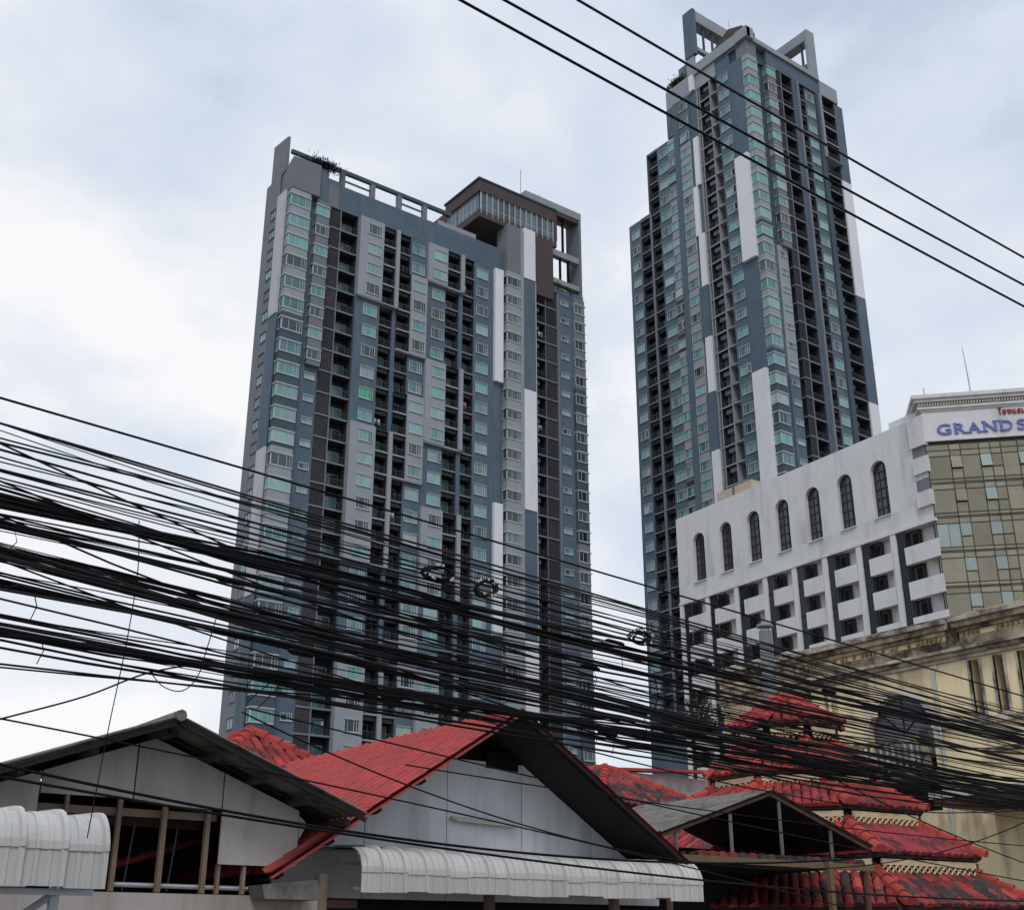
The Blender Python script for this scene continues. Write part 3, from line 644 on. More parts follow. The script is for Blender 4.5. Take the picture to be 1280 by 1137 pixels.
# washing on a few balconies of the broad tower
M['cloth'] = mat('washing', (0.62, 0.62, 0.64), var=0.15, scale=3, alt=[(0.25, (0.50, 0.22, 0.25)), (0.2, (0.10, 0.13, 0.20)), (0.15, (0.30, 0.42, 0.50))])
for x, k, wd, lb in ((98.9, 2, .9, 'pale washing on an upper balcony at the right of the broad tower'), (85.3, 7, 1.2, 'washing on a balcony high under the parapet of the broad tower'),
                     (74.7, 13, .8, 'washing on a middle balcony of the broad tower'), (82.4, 15, 1.0, 'washing on a balcony right of centre in the broad tower, low down'),
                     (85.2, 1, .6, 'small washing on a second floor from top balcony of the broad tower'), (66.2, 22, 1.3, 'washing on a low balcony of the broad tower over the small red roof'),
                     (98.7, 7, .7, 'washing on a middle balcony at the right of the broad tower'), (72.0, 9, .9, 'washing on a balcony left of centre in the broad tower')):
    o = empty('laundry', (x, 124.75, S1(k + 1)), 0, lb, 'laundry', 'washing on the balconies')
    MB().tube([(-wd / 2 - .1, 0, 1.75), (wd / 2 + .1, 0, 1.75)], 0.02, 5).build('line', 'rail', o)
    n_ = random.choice((2, 3))
    for q in range(n_):
        c = -wd / 2 + wd * (q + .5) / n_; w2 = wd / n_ * .42; h2 = random.uniform(.6, .95)
        MB().prism([(c - w2, 0, 1.74), (c + w2, 0.02, 1.74), (c + w2 * .9, 0.05, 1.74 - h2), (c - w2 * .95, -.03, 1.74 - h2 * .96)], (0, .03, 0)).build('garment', 'cloth', o)

# ------------------------------------------------------------------ hotel
HA = R(85.8 - 90)
HO = empty('hotel', (90.279, 58.422, 0), HA, 'white hotel with seven tall arched windows and a bronze glass corner front', 'hotel')
Z = Vector((0, 0, 0))
def hb(name, m, *bx): return MB().box(*bx).build(name, m, HO)       # local: y = along the left face, -x outward
YB = 34.5
hb('body_wall', 'hwhite', 1.6, 14, 0.2, YB, 0, 37.2)
# upper wall with arched openings, built as one frame of strips
ctr = [5.57, 9.75, 13.95, 18.15, 22.35, 26.6, 30.9]; aw = 0.92; zb, zs, = 39.0, 43.5
edges = [0.02]
MB().box(0.001, 1.6, 0.02, YB, 37.25, 39.0).build('wall', 'hwhite', HO)
prev = 0.02
for c in ctr:
    MB().box(0, 1.6, prev, c - aw, 39.0, 47.0).build('wall', 'hwhite', HO); prev = c + aw
    pts = [(0, c - aw, 47.0), (0, c - aw, zs)]
    for k in range(1, 12): a = math.pi * k / 12; pts.append((0, c - aw * math.cos(a), zs + 0.95 * math.sin(a)))
    pts += [(0, c + aw, zs), (0, c + aw, 47.0)]
    MB().prism(pts, (1.6, 0, 0)).build('wall', 'hwhite', HO)
MB().box(0, 1.6, prev, YB, 39.0, 47.0).build('wall', 'hwhite', HO)
hb('roof', 'concrete', 0.3, 14, 0.3, YB - 0.3, 46.0, 46.3)
hb('wall', 'hwhite', 13.7, 14, 0.3, YB, 37.2, 46.9)
def mk_arch():
    b = MB(); t = 0.05
    pts = [(-aw, 0)] + [(-aw * math.cos(math.pi * k / 14), 4.5 + 0.95 * math.sin(math.pi * k / 14)) for k in range(15)] + [(aw, 0)]
    for i in range(len(pts) - 1): b.tube([(0, pts[i][0], pts[i][1]), (0, pts[i + 1][0], pts[i + 1][1])], 0.07, 4)
    b.box(-0.04, 0.06, -aw, aw, 0, 0.1)
    for y in (-0.3, 0.3): b.box(-0.04, 0.04, y - t, y + t, 0.05, 4.5)
    for z in (0.95, 1.9, 2.85, 3.7, 4.5): b.box(-0.035, 0.045, -aw, aw, z - t, z + t)
    for y in (-0.3, 0.3): b.tube([(0, y, 4.5), (0, y * 1.1, 5.3)], 0.04, 4)
    kids_ = MB().box(-0.62, -0.3, -aw - 0.05, aw + 0.05, -0.10, 0.0)
    o = b.build('arched_window', 'mull')
    g_ = MB().poly([(0.03, y, z) for y, z in pts]); g_.poly([(0.05, y, z) for y, z in pts][::-1])
    kid(o, g_.build('pane', 'archglass')); kid(o, kids_.build('sill', 'hwhite')); return o
for c in ctr: put('arch', mk_arch, HO, (0.45, c, 39.0))
hb('cornice_band', 'hwhite', -0.12, 1.0, 0.6, YB + 0.05, 37.0, 37.3)
# lower floors: piers, dark glazing, parapets
prs = [4.78, 8.89, 13.15, 17.2, 21.3, 25.55, 30.05, 34.25]
for p in prs: hb('pier', 'hwhite', -0.06, 1.6, p - 0.28, p + 0.28, 10, 36.98)
lo = -0.15
bays = [(0.0, 4.5)] + [(prs[i] + 0.28, prs[i + 1] - 0.28) for i in range(7)]
for i, (a, b2) in enumerate(bays):
    pe = b2 - 0.95; um = a + (b2 - a) * (0.45 if i else 0.5)
    hb('back_wall', 'hwhite', 0.9, 1.58, a + 0.01, um, 10, 36.98)
    for k in range(6):
        zt = 35.35 - 3.18 * k
        g_ = MB().box(0.12, 0.20, pe + 0.01, b2 - 0.005, zt - 1.6, zt + 1.56).build('glazing', 'hdark', HO)
        hb('transom', 'mull', 0.08, 0.12, pe + 0.02, b2 - 0.01, zt - 0.30, zt - 0.05); hb('transom', 'mull', 0.09, 0.115, pe + 0.02, b2 - 0.01, zt - 1.05, zt - 0.98)
        hb('glazing', 'hdark', 0.50, 0.58, um + 0.01, pe + 0.008, zt - 1.6, zt + 1.56)
        hb('dark_door', 'dark', 0.44, 0.495, um + 0.15, um + 0.15 + (pe - um) * 0.45, zt - 1.4, zt + 1.25)
        hb('door_frame', 'mull', 0.42, 0.495, um + 0.02, um + 0.10, zt - 1.4, zt + 1.3)
        MB().box(-0.18, 0.02, a + (0.05 if i else -0.1), pe, zt - 1.6, zt).box(0.02, 0.41, a + 0.02, pe, zt - 1.6, zt - 1.42).build('balcony_parapet', 'hwhite', HO)
        hb('side_wall', 'hwhite', 0.05, 0.88, a + 0.02, a + 0.16, zt - 1.4, zt + 1.55)
# notches at the corner
for z0, z1, d in ((44.15, 47.0, -0.02), (41.6, 43.1, -0.02), (38.5, 39.9, -0.02), (36.95, 37.25, 0)):
    hb('corner_band', 'hwhite', -0.25, 1.0, -0.12, 1.5, z0, z1)
for z0 in (43.1, 39.9): hb('corner_recess', 'midgrey', -0.02, 0.001, 0.05, 1.48, z0, z0 + 1.2)
# rooftop
hb('roof_screen', 'boxbeige', 1.0, 4, 23.2, 28.6, 46.6, 48.5)
for k in range(2): hb('screen_post', 'concrete', 0.9, 1.0, 25.8, 26.0, 46.6, 48.6)
hb('roof_room', 'hwhite', 0.6, 6, 0.2, 4.2, 46.9, 47.9)
# sign front, local frame on the corner
SG_ROT = R(-47.1) - HA
def sg(x, y, z):   # u along the sign face, d outward, z
    c, s = math.cos(SG_ROT), math.sin(SG_ROT); return (c * x + s * y, s * x - c * y, z)
def sbox(mb, u0, u1, d0, d1, z0, z1):
    p = [sg(u, d, z) for z in (z0, z1) for (u, d) in ((u0, d0), (u0, d1), (u1, d1), (u1, d0))]
    return mb.hexa(p)
UM = 16.0
sbox(MB(), 0.0, UM, -6, -0.1, 0, 44.4).build('body_wall', 'mull', HO)
sbox(MB(), 0.02, UM, -6, 0.05, 44.55, 47.5).build('sign_wall', 'hwhite', HO)
sbox(MB(), -0.12, UM, -6, 0.14, 44.4, 44.62).build('cornice_band', 'hwhite', HO)
b = MB()
for d0, z0, z1 in ((0.14, 47.3, 47.5), (0.30, 47.5, 47.75), (0.55, 48.1, 48.4), (0.75, 48.4, 48.75)): sbox(b, -d0, UM, -6, d0, z0, z1)
b.build('cornice', 'hwhite', HO)
sbox(MB(), -0.25, UM, -6, 0.26, 47.75, 48.1).build('cornice_frieze', 'trim', HO)
for k in range(66): sbox(MB(), -0.2 + k * 0.24, -0.2 + k * 0.24 + 0.12, 0.27, 0.42, 47.8, 48.05).build('dentil', 'ivory', HO)
# curtain wall grid
us = [0.0, 1.98, 2.93, 4.51, 5.45, 6.35, 7.75, 8.7, 10.3, 11.2, 12.1, 13.7, 14.6, 16.0]
b = MB()
for u in us: sbox(b, u - 0.04, u + 0.04, -0.1, 0.03, 14, 44.38)
rowz = []
for k in range(9):
    t_ = 42.94 - 3.15 * k
    for z in (t_, t_ - 2.16, t_ - 2.48, t_ - 3.01 + 0.4): sbox(b, 0, UM, -0.1, 0.025, z - 0.04, z + 0.04)
    rowz.append(t_)
sbox(b, 0, UM, -0.1, 0.025, 44.03, 44.11); sbox(b, 0, UM, -0.1, 0.025, 43.45, 43.53)
b.build('mullion_grid', 'mull', HO)
def pane(u0, u1, z0, z1, m='hgold', tilt=0.0):
    t = random.uniform(-0.012, 0.012); t2 = random.uniform(-0.01, 0.01)
    p = [sg(u0, 0.0 + t, z0), sg(u1, 0.0 - t, z0), sg(u1, 0.0 - t + t2, z1), sg(u0, 0.0 + t + t2, z1)]
    MB().poly(p).build('glass_panel', m, HO)
for i in range(len(us) - 1):
    u0, u1 = us[i] + 0.03, us[i + 1] - 0.03
    pane(u0, u1, 43.52, 44.05); pane(u0, u1, 42.97, 43.46)
    for k, t_ in enumerate(rowz):
        nar = (us[i + 1] - us[i]) < 1.2
        if nar:
            v = i in (1, 3, 4, 6, 8)
            zc = t_ - 1.17
            if v and not (i == 4):
                op = 0.22 if k < 2 and i in (1, 3, 6) else 0.03
                m_ = 'hvent' if k >= 2 or i != 1 else 'hgold'
                mb = MB().hexa([sg(u0, 0.0, t_ - .03), sg(u1, 0.0, t_ - .03), sg(u1, 0.03, t_ - .03), sg(u0, 0.03, t_ - .03),
                                sg(u0, op, zc), sg(u1, op, zc), sg(u1, op + 0.03, zc), sg(u0, op + 0.03, zc)])
                w_ = mb.build('vent_window', m_, HO)
            else: pane(u0, u1, zc + .03, t_ - .03)
            sbox(MB(), u0, u1, -0.08, 0.028, zc - 0.08, zc).build('transom', 'mull', HO)
            pane(u0, u1, t_ - 2.13, zc - .09)
        else:
            if k == 2 and i == 0:
                um = (u0 + u1) / 2; pane(u0, um - .02, t_ - 2.13, t_ - .03, 'hvent'); pane(um + .02, u1, t_ - 2.13, t_ - .03, 'hvent')
            else: pane(u0, u1, t_ - 2.13, t_ - .03)
        pane(u0, u1, t_ - 2.45, t_ - 2.19); pane(u0, u1, t_ - 2.58, t_ - 2.51); pane(u0, u1, t_ - 3.12, t_ - 2.64)
# lettering
def letters(txt, u, z, h, m, name, gap, bold=0.0, serif=False, mb_ext=0.06, wid=None):
    for ch in txt:
        cu = D.curves.new('letter', 'FONT'); cu.body = ch; cu.size = h / 0.72; cu.extrude = mb_ext; cu.offset = bold
        tmp = D.objects.new('tmp', cu); COL.objects.link(tmp)
        dg = bpy.context.evaluated_depsgraph_get(); me = D.meshes.new_from_object(tmp.evaluated_get(dg)); D.objects.remove(tmp)
        if len(me.vertices) == 0: u += gap; continue
        x0 = min(v.co.x for v in me.vertices); x1 = max(v.co.x for v in me.vertices); wsc = wid / (x1 - x0) if wid else 1.0
        for v in me.vertices:
            x, y, zz = (v.co.x - x0) * wsc, v.co.y, v.co.z
            v.co = sg(u + x, 0.12 + zz, z + y)
        me.materials.clear(); me.materials.append(M[m])
        o = D.objects.new(name, me); COL.objects.link(o); o.parent = HO
        w = (x1 - x0) * wsc
        if serif:
            b = MB(); sh = h * 0.09
            sp = {'R': [(-.02, .34, 0), (.68, 1.1, 0), (-.02, .2, 1)], 'A': [(-.08, .3, 0), (.7, 1.08, 0)], 'N': [(-.1, .3, 0), (-.1, .2, 1), (.75, 1.12, 1)], 'D': [(-.1, .2, 0), (-.1, .2, 1)]}.get(ch, [])
            for a, c2, top in sp: sbox(b, u + a * w, u + c2 * w, 0.05, 0.182, z + (h - sh if top else 0), z + (h if top else sh))
            if sp: b.build('letter_serif', m, HO).parent = HO
        u += w + gap
    return u
for ch, u, wd in (('G', 1.17, 1.22), ('R', 2.66, 0.98), ('A', 3.80, 1.12), ('N', 5.16, 1.12), ('D', 6.60, 1.02), ('S', 8.02, 0.85)):
    letters(ch, u, 45.0, 1.02, 'sblue', 'letter', 0, bold=0.012, serif=True, wid=wd)
letters('\u0e42\u0e23\u0e07\u0e41\u0e23\u0e21', 6.62, 46.62, 0.5, 'sred', 'letter', 0.06, bold=0.02)
MB().tube([sg(0.6, -0.4, 48.7), sg(0.6, -0.4, 49.9)], 0.05, 6).build('lightning_rod', 'steel', HO)
MB().tube([sg(4.9, -1.5, 48.7), sg(4.85, -1.5, 51.5), sg(4.75, -1.5, 54.2)], [0.07, 0.06, 0.03], 6).build('aerial', 'steel', HO)

# ------------------------------------------------------------------ yellow colonial building
YX = 36.0
CB = empty('colonial_building', (YX + 5, 27, 0), 0, 'old yellow plaster building with mouldy cornice, arched window and baluster balcony', 'building')
oc = Vector(CB.location)
def cb(name, m, x0, x1, y0, y1, z0, z1): return MB().box(x0, x1, y0, y1, z0, z1).build(name, m, CB, oc)
FC = Face(CB, 'left', YX)
YE = 33.9
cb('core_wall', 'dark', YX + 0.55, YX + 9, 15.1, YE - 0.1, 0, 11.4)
tall = [(22.42, 22.78), (21.54, 21.90), (20.66, 21.02), (19.78, 20.14), (18.9, 19.26)]
# wall in pieces round the openings
ay, ar, az0, azs = 25.75, 1.28, 8.3, 9.25
cb('wall', 'yellow', YX, YX + 0.5, 23.4, ay - ar, 6.6, 11.3)
cb('wall', 'yellow', YX, YX + 0.5, ay + ar, 28.7, 6.6, 11.3)
pts = [(YX, ay - ar, 11.3), (YX, ay - ar, azs)] + [(YX, ay - ar * math.cos(math.pi * k / 14), azs + ar * math.sin(math.pi * k / 14)) for k in range(1, 14)] + [(YX, ay + ar, azs), (YX, ay + ar, 11.3)]
MB().prism(pts, (0.5, 0, 0)).build('wall', 'yellow', CB, oc)
cb('wall', 'yellow', YX, YX + 0.5, 29.75, YE, 4, 11.3); cb('wall', 'yellow', YX, YX + 0.5, 28.7, 29.75, 4, 10.3)
cb('wall', 'yellow', YX, YX + 0.5, 28.9, 29.45, 10.3, 11.3)
cb('wall', 'yellow', YX, YX + 0.5, 15.0, 23.4, 11.24, 11.3); cb('wall', 'yellow', YX, YX + 0.5, 15.0, 23.4, 6.6, 9.36)
prev = 15.0
for a, b2 in sorted(tall):
    cb('wall', 'yellow', YX + .002, YX + 0.5, prev, a, 9.36, 11.24); prev = b2
cb('wall', 'yellow', YX + .002, YX + 0.5, prev, 23.4, 9.36, 11.24)
for a, b2 in tall:
    w_ = MB().box(YX + 0.02, YX + 0.06, a - 0.0, b2, 9.36, 9.44); w_.box(YX - 0.05, YX + 0.1, a - 0.07, a, 9.36, 11.24).box(YX - 0.05, YX + 0.1, b2, b2 + 0.07, 9.36, 11.24)
    o = w_.build('window', 'trim', CB, oc)
    p_ = cb('pane', 'grilleglass', YX + 0.42, YX + 0.46, a, b2, 9.37, 10.0); p_.parent = o
cb('wall', 'yellow', YX + 0.003, YX + 0.5, 15.0, YE, 3, 6.6)
cb('wall', 'yellow', YX + 0.01, YX + 0.5, 22.0, 28.7, 0, 3.0); cb('wall', 'yellow', YX + 0.01, YX + .5, 29, YE, 0, 4)
# arch: fanlight and surround
pts = [(YX + 0.25, ay - ar, azs - .9)] + [(YX + 0.25, ay - ar * math.cos(math.pi * k / 16), azs + ar * math.sin(math.pi * k / 16)) for k in range(17)] + [(YX + 0.25, ay + ar, azs - .9)]
aw_ = MB().prism(pts, (0.06, 0, 0)).build('arched_window', 'grilleglass', CB, oc)
ring = MB()
for k in range(16):
    a0, a1 = math.pi * k / 16, math.pi * (k + 1) / 16
    q = [(rr, a) for rr, a in ((ar, a0), (ar + .2, a0), (ar + .2, a1), (ar, a1))]
    ring.hexa([(x, ay - rr * math.cos(a), azs + rr * math.sin(a)) for x in (YX - 0.06, YX + 0.2) for rr, a in q])
fr_ = ring.build('frame', 'ivory', CB, oc); fr_.parent = aw_
for ang in (40, 90, 140): 
    t_ = MB().tube([(YX + 0.23, ay, azs), (YX + 0.23, ay - ar * math.cos(R(ang)), azs + ar * math.sin(R(ang)))], 0.025, 4).build('glazing_bar', 'dark', CB, oc); t_.parent = aw_
# cornices
for z0, z1, d, m in ((11.3, 11.42, 0.12, 'trim'), (11.42, 11.56, 0.22, 'mould'), (11.56, 11.66, 0.34, 'trim'), (11.66, 12.02, 0.05, 'mould'), (12.02, 12.2, 0.03, 'yellow'),
                     (12.2, 12.34, 0.14, 'mould'), (12.34, 12.52, 0.26, 'mould'), (12.52, 12.66, 0.40, 'trim')):
    for y0, y1 in ((14.9, 23.1), (23.3, YE + 0.1)) if z0 > 11.6 else ((14.9, YE + 0.1),):
        cb('cornice', m, YX - d, YX + 0.6, y0, y1, z0 + 0.001, z1)
for y in (23.2, 30.3): cb('parapet_pier', 'mould', YX - 0.16, YX + 0.62, y - 0.22, y + 0.22, 11.66, 12.72)
cb('parapet_cap', 'mould', YX - 0.1, YX + 0.7, 14.9, YE + .15, 12.67, 12.80)
for k in range(92):
    y = 15.2 + k * 0.18
    if abs(y - 23.2) < .3 or abs(y - 30.3) < .3 or random.random() < .22: continue
    put('dent', lambda: MB().box(-0.08, 0.02, 0, 0.10, 0, 0.12).build('dentil', 'dent'), CB, Vector((YX - 0.03, y, 12.05)) - oc)
for y in (24.0, 26.6, 28.3): cb('pilaster_strip', 'yellow', YX - 0.05, YX, y, y + 0.22, 9.9, 11.3)
# string course and sills, balcony with balusters
cb('string_course', 'trim', YX - 0.15, YX, 15, 24.3, 9.12, 9.3); cb('string_course', 'trim', YX - 0.22, YX, 15, 22.6, 8.2, 8.34)
cb('balcony_slab', 'trim', YX - 1.0, YX, 24.2, 27.4, 7.6, 7.8)
cb('balcony_rail', 'mould', YX - 1.0, YX - 0.82, 24.2, 27.4, 8.75, 8.9)
cb('balcony_pier', 'mould', YX - 1.02, YX - 0.8, 24.1, 24.32, 7.8, 9.05); cb('balcony_pier', 'mould', YX - 1.02, YX - 0.8, 27.3, 27.52, 7.8, 9.05)
for k in range(12):
    put('balus', lambda: MB().tube([(0, 0, 0), (0, 0, .18), (0, 0, .38), (0, 0, .62), (0, 0, .8), (0, 0, .95)], [.06, .05, .09, .045, .05, .06], 7).build('baluster', 'trim', smooth=True), CB, Vector((YX - 0.91, 24.5 + k * 0.245, 7.8)) - oc)
# porch roof and its dark soffit at lower right
cb('porch_roof', 'trim', YX - 3.4, YX, 15, 22.6, 6.55, 6.75); cb('porch_soffit', 'darkwood', YX - 3.3, YX - .02, 15.1, 22.5, 6.35, 6.54)
cb('porch_wall', 'yellow', YX - 1.0, YX - .01, 15, 22.0, 0, 6.34)
MB().tube([(YX - .12, 24.1, 4), (YX - .12, 24.1, 11.2)], 0.05, 6).build('drain_pipe', 'steel', CB, oc)
MB().tube([(YX - .12, 29.9, 8), (YX - .12, 29.9, 11.2)], 0.07, 6).build('drain_pipe', 'steel', CB, oc)
cb('garden_ledge', 'trim', YX - 3.0, YX - .5, 20, 23.0, 3.45, 3.7)
shrub((34.6, 33.9, 10.2), (0.9, 0.9, 0.55), 800, 0.10, 'darkleaf', 'dark ragged bush growing at the left end of the yellow building', spikes=10)
shrub((33.6, 22.6, 3.7), (0.7, 0.7, 0.5), 260, 0.10, 'leaf', 'low green weeds on the ledge at the foot of the yellow wall')

# steel flue
FL = empty('steel_flue', (29.2, 25.5, 0), 0, 'tall grey steel flue pipe with a cone cap behind the pagoda roof', 'flue')
MB().tube([(0, 0, 0), (0, 0, 11.75)], 0.2, 14).tube([(0, 0, 10.6), (0, 0, 10.7)], 0.23, 14).build('pipe', 'flue', FL, smooth=False)
MB().tube([(0, 0, 11.88), (0, 0, 11.95), (0, 0, 12.06)], [0.27, 0.25, 0.03], 14).tube([(0.15, 0, 11.72), (0.2, 0, 11.9)], 0.02, 4).tube([(-0.15, 0, 11.72), (-0.2, 0, 11.9)], 0.02, 4).build('cap', 'flue', FL)

# ------------------------------------------------------------------ clay tiles
def tile_mesh(name, w, l, m, arc=0.44):
    b = MB(); n = 5
    for i in range(n):
        a0 = math.pi * i / n; a1 = math.pi * (i + 1) / n
        def P(a, y, r): return (-math.cos(a) * w / 2 * r, y, math.sin(a) * w * arc * r)
        b.poly([P(a0, 0, 1.0), P(a1, 0, 1.0), P(a1, l, 0.82), P(a0, l, 0.82)])
    b.poly([(-math.cos(math.pi * i / n) * w / 2, 0, math.sin(math.pi * i / n) * w * arc) for i in range(n + 1)][::-1])
    me_o = b.build(name, m); me = me_o.data; D.objects.remove(me_o); return me
def basis(o, x, y, z): return Matrix(((x[0], y[0], z[0], o[0]), (x[1], y[1], z[1], o[1]), (x[2], y[2], z[2], o[2]), (0, 0, 0, 1)))
def tile_slope(parent, e0, e1, r0, r1, meshes, pitch, course, budget, dark, ridge_dir=None):
    """lay barrel tiles on the quad eave e0-e1, top r0-r1; pieces as parts while the budget lasts, then joined"""
    e0, e1, r0, r1 = map(Vector, (e0, e1, r0, r1))
    ex_ = (e1 - e0); L_ = ex_.length; ex_.normalize()
    mid = (r0 + r1) / 2 - (e0 + e1) / 2; up = mid - ex_ * mid.dot(ex_); H = up.length; up.normalize(); nz = ex_.cross(up)
    if nz.z < 0: nz = -nz
    lt0 = (r0 - e0).dot(ex_); lt1 = (r1 - e0).dot(ex_)
    nc = max(1, int(round(H / course)))
    rest = MB()
    for j in range(nc):
        f0 = j / nc; f1 = (j + 0.75) / nc
        a = max(0, lt0 * f1 if lt0 > 0 else 0); a2 = L_ + min(0, (lt1 - L_)) * f1
        n = int(L_ / pitch)
        for i in range(n):
            x = (i + 0.5) * L_ / n
            if x < a + pitch * 0.2 or x > a2 - pitch * 0.2: continue
            p = e0 + ex_ * x + up * (H * f0) + nz * (0.02 + random.uniform(-.008, .012)) + ex_ * random.uniform(-.016, .016) + up * random.uniform(-.02, .02)
            yb = (up + nz * 0.05 + ex_ * random.uniform(-.02, .02)).normalized(); xb = (ex_ - yb * ex_.dot(yb)).normalized()
            zb_ = xb.cross(yb)
            if zb_.z < 0: xb = -xb; zb_ = xb.cross(yb)
            mt = basis(p, xb, yb, zb_)
            me = meshes[1] if random.random() < dark else meshes[0]
            if budget[0] > 0:
                budget[0] -= 1
                o = D.objects.new('roof_tile', me); COL.objects.link(o); o.parent = parent; o.matrix_local = mt
            else:
                k0 = len(rest.v); rest.v += [tuple(mt @ v.co) for v in me.vertices]; rest.f += [tuple(k0 + q for q in pl.vertices) for pl in me.polygons]
    if rest.v:
        o = rest.build('roof_tiles', 'tiledark' if dark > 0.5 else 'tile', parent); o['kind'] = 'stuff'
def ridge_tiles(parent, a, b, r=0.13, name='ridge_tile', m='ridge'):
    a, b = Vector(a), Vector(b); n = max(2, int((b - a).length / 0.32)); d = (b - a) / n
    x = d.cross(Vector((0, 0, 1))).normalized(); y = d.normalized(); z = x.cross(y)
    key = ('ridge', round(r, 2), m)
    if key not in PROTO: PROTO[key] = tile_mesh(name, r * 2, 0.40, m, 0.55)
    for i in range(n):
        o = D.objects.new(name, PROTO[key]); COL.objects.link(o); o.parent = parent
        yy = (y + z * -0.05).normalized(); o.matrix_local = basis(a + d * i + z * 0.04, x, yy, x.cross(yy))

# ------------------------------------------------------------------ pagoda roof
PC = Vector((23.50, 20.07, 0)); PYAW = R(49.5)
PG = empty('pavilion', tuple(PC), 0, 'eight sided pavilion with five tiers of red clay tiles and cream fretwork edges', 'pavilion')
# angle of the face normal that looks at the camera, in the ground plane
base_ang = math.atan2(-PC.y, -PC.x)
def octv(r, z, k):            # vertex between face k-1 and face k ; face k normal at base_ang + 45 k
    a = base_ang + R(45) * k - R(22.5); q = r / math.cos(R(22.5)); return Vector((math.cos(a) * q, math.sin(a) * q, z))
tm = (tile_mesh('roof_tile', 0.215, 0.40, 'tile'), tile_mesh('roof_tile', 0.215, 0.40, 'tiledark'))
tiers = [(0.12, 8.14, 1.2, 7.38), (0.95, 7.0, 1.85, 6.2), (1.6, 5.95, 2.8, 5.3), (2.5, 5.02, 3.84, 4.25), (3.5, 3.95, 4.85, 3.2)]
def octring(mb, r, z0, z1, th):
    for k in range(8):
        a, b_ = octv(r, z0, k), octv(r, z0, k + 1); c_, d_ = octv(r - th, z0, k), octv(r - th, z0, k + 1)
        h = Vector((0, 0, z1 - z0)); mb.hexa([a, b_, d_, c_, a + h, b_ + h, d_ + h, c_ + h])
budget = [300]
# faces seen best first: lowest tier first
vis = [0, 1, -1, 7, 2]
for ti in (4, 3, 2, 1, 0):
    ri, zi, ro, zo = tiers[ti]
    sh = MB()
    for k in range(8):
        a, b_ = octv(ro, zo, k), octv(ro, zo, k + 1); c_, d_ = octv(ri, zi, k), octv(ri, zi, k + 1); t_ = Vector((0, 0, -0.07))
        sh.hexa([a + t_, b_ + t_, d_ + t_, c_ + t_, a, b_, d_, c_])
    sh.build('roof_deck', 'tiledark', PG)
    for k in range(-2, 6):
        a, b_ = octv(ro + 0.06, zo - 0.03, k), octv(ro + 0.06, zo - 0.03, k + 1); c_, d_ = octv(ri, zi, k), octv(ri, zi, k + 1)
        if k in (0, 1, -1):
            dk = {0: 0.2, 1: 0.5, -1: 0.3}[k] if ti > 1 else 0.12
            tile_slope(PG, a, b_, c_, d_, tm, 0.195, 0.34, budget, dk)
        else: tile_slope(PG, a, b_, c_, d_, tm, 0.195, 0.34, [0], 0.3)
        ridge_tiles(PG, octv(ro + 0.12, zo - 0.02, k), octv(ri, zi + 0.03, k), 0.15 if ti > 1 else 0.12)
    # fretwork edge
    for k in range(8):
        a, b_ = octv(ro - 0.03, zo - 0.10, k), octv(ro - 0.03, zo - 0.10, k + 1); L_ = (b_ - a).length; u_ = (b_ - a).normalized(); n_ = Vector((a + b_)); n_.z = 0; n_.normalize()
        mb = MB()
        def fb(x0, x1, z0, z1, th=0.03):
            p = [a + u_ * x + n_ * q + Vector((0, 0, z)) for z in (z0, z1) for (x, q) in ((x0, 0), (x1, 0), (x1, th), (x0, th))]; mb.hexa(p)
        fb(0.1, L_ - 0.1, -0.12, 0.0)
        nn = max(4, int(L_ / 0.19)); st = (L_ - 0.24) / nn
        for i in range(nn):
            x = 0.12 + st * (i + 0.5); h_ = st * 0.5
            cpt = a + u_ * x + n_ * 0.015 + Vector((0, 0, -0.12 - h_ * 0.8))
            mb.tube([cpt + u_ * h_ * 0.85, cpt + Vector((0, 0, -h_ * .9)), cpt - u_ * h_ * 0.85], 0.028, 4); mb.tube([cpt + u_ * h_ * 0.85, cpt + Vector((0, 0, h_ * .8)), cpt - u_ * h_ * 0.85], 0.028, 4)
        mb.build('fretwork_board', 'lace', PG)
    if ti:
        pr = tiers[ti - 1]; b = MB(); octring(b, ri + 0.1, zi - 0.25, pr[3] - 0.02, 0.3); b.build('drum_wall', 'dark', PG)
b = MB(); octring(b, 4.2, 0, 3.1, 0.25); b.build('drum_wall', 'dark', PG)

# ------------------------------------------------------------------ small tiled roofs behind the houses
def hip_house(loc, rx, ry, h, zr, rot, label, wall, dk):
    o = empty('small_house', loc, rot, label, 'house')
    e_ = zr - h
    MB().box(-rx + .35, rx - .35, -ry + .35, ry - .35, 0, e_).build('wall', wall, o)
    A = [(-rx, -ry, e_), (rx, -ry, e_), (rx, ry, e_), (-rx, ry, e_)]; top = ((0, -max(0, ry - rx) , zr), (0, max(0, ry - rx), zr))
    tops = [(top[0], top[0]), (top[0], top[1]), (top[1], top[1]), (top[1], top[0])]
    sh = MB()
    for k in range(4):
        a, b_ = A[k], A[(k + 1) % 4]; c_, d_ = tops[k]; sh.poly([a, b_, d_] + ([c_] if c_ != d_ else []))
    sh.build('roof_deck', 'tiledark', o)
    bud = [140]
    for k in (3, 0, 1, 2):
        a, b_ = A[k], A[(k + 1) % 4]; c_, d_ = tops[k]; tile_slope(o, a, b_, c_, d_, tm, 0.205, 0.36, bud if k in (0, 3) else [0], dk)
    for k in range(4): ridge_tiles(o, A[k], tops[k][0], 0.15)
    if ry > rx: ridge_tiles(o, top[0], top[1], 0.15)
    return o
hip_house((10.75, 23.2, 0), 1.9, 2.0, 1.25, 6.45, 0, 'small house with a bright red tiled pyramid roof, peeping out behind the left gable', 'cream', 0.0)
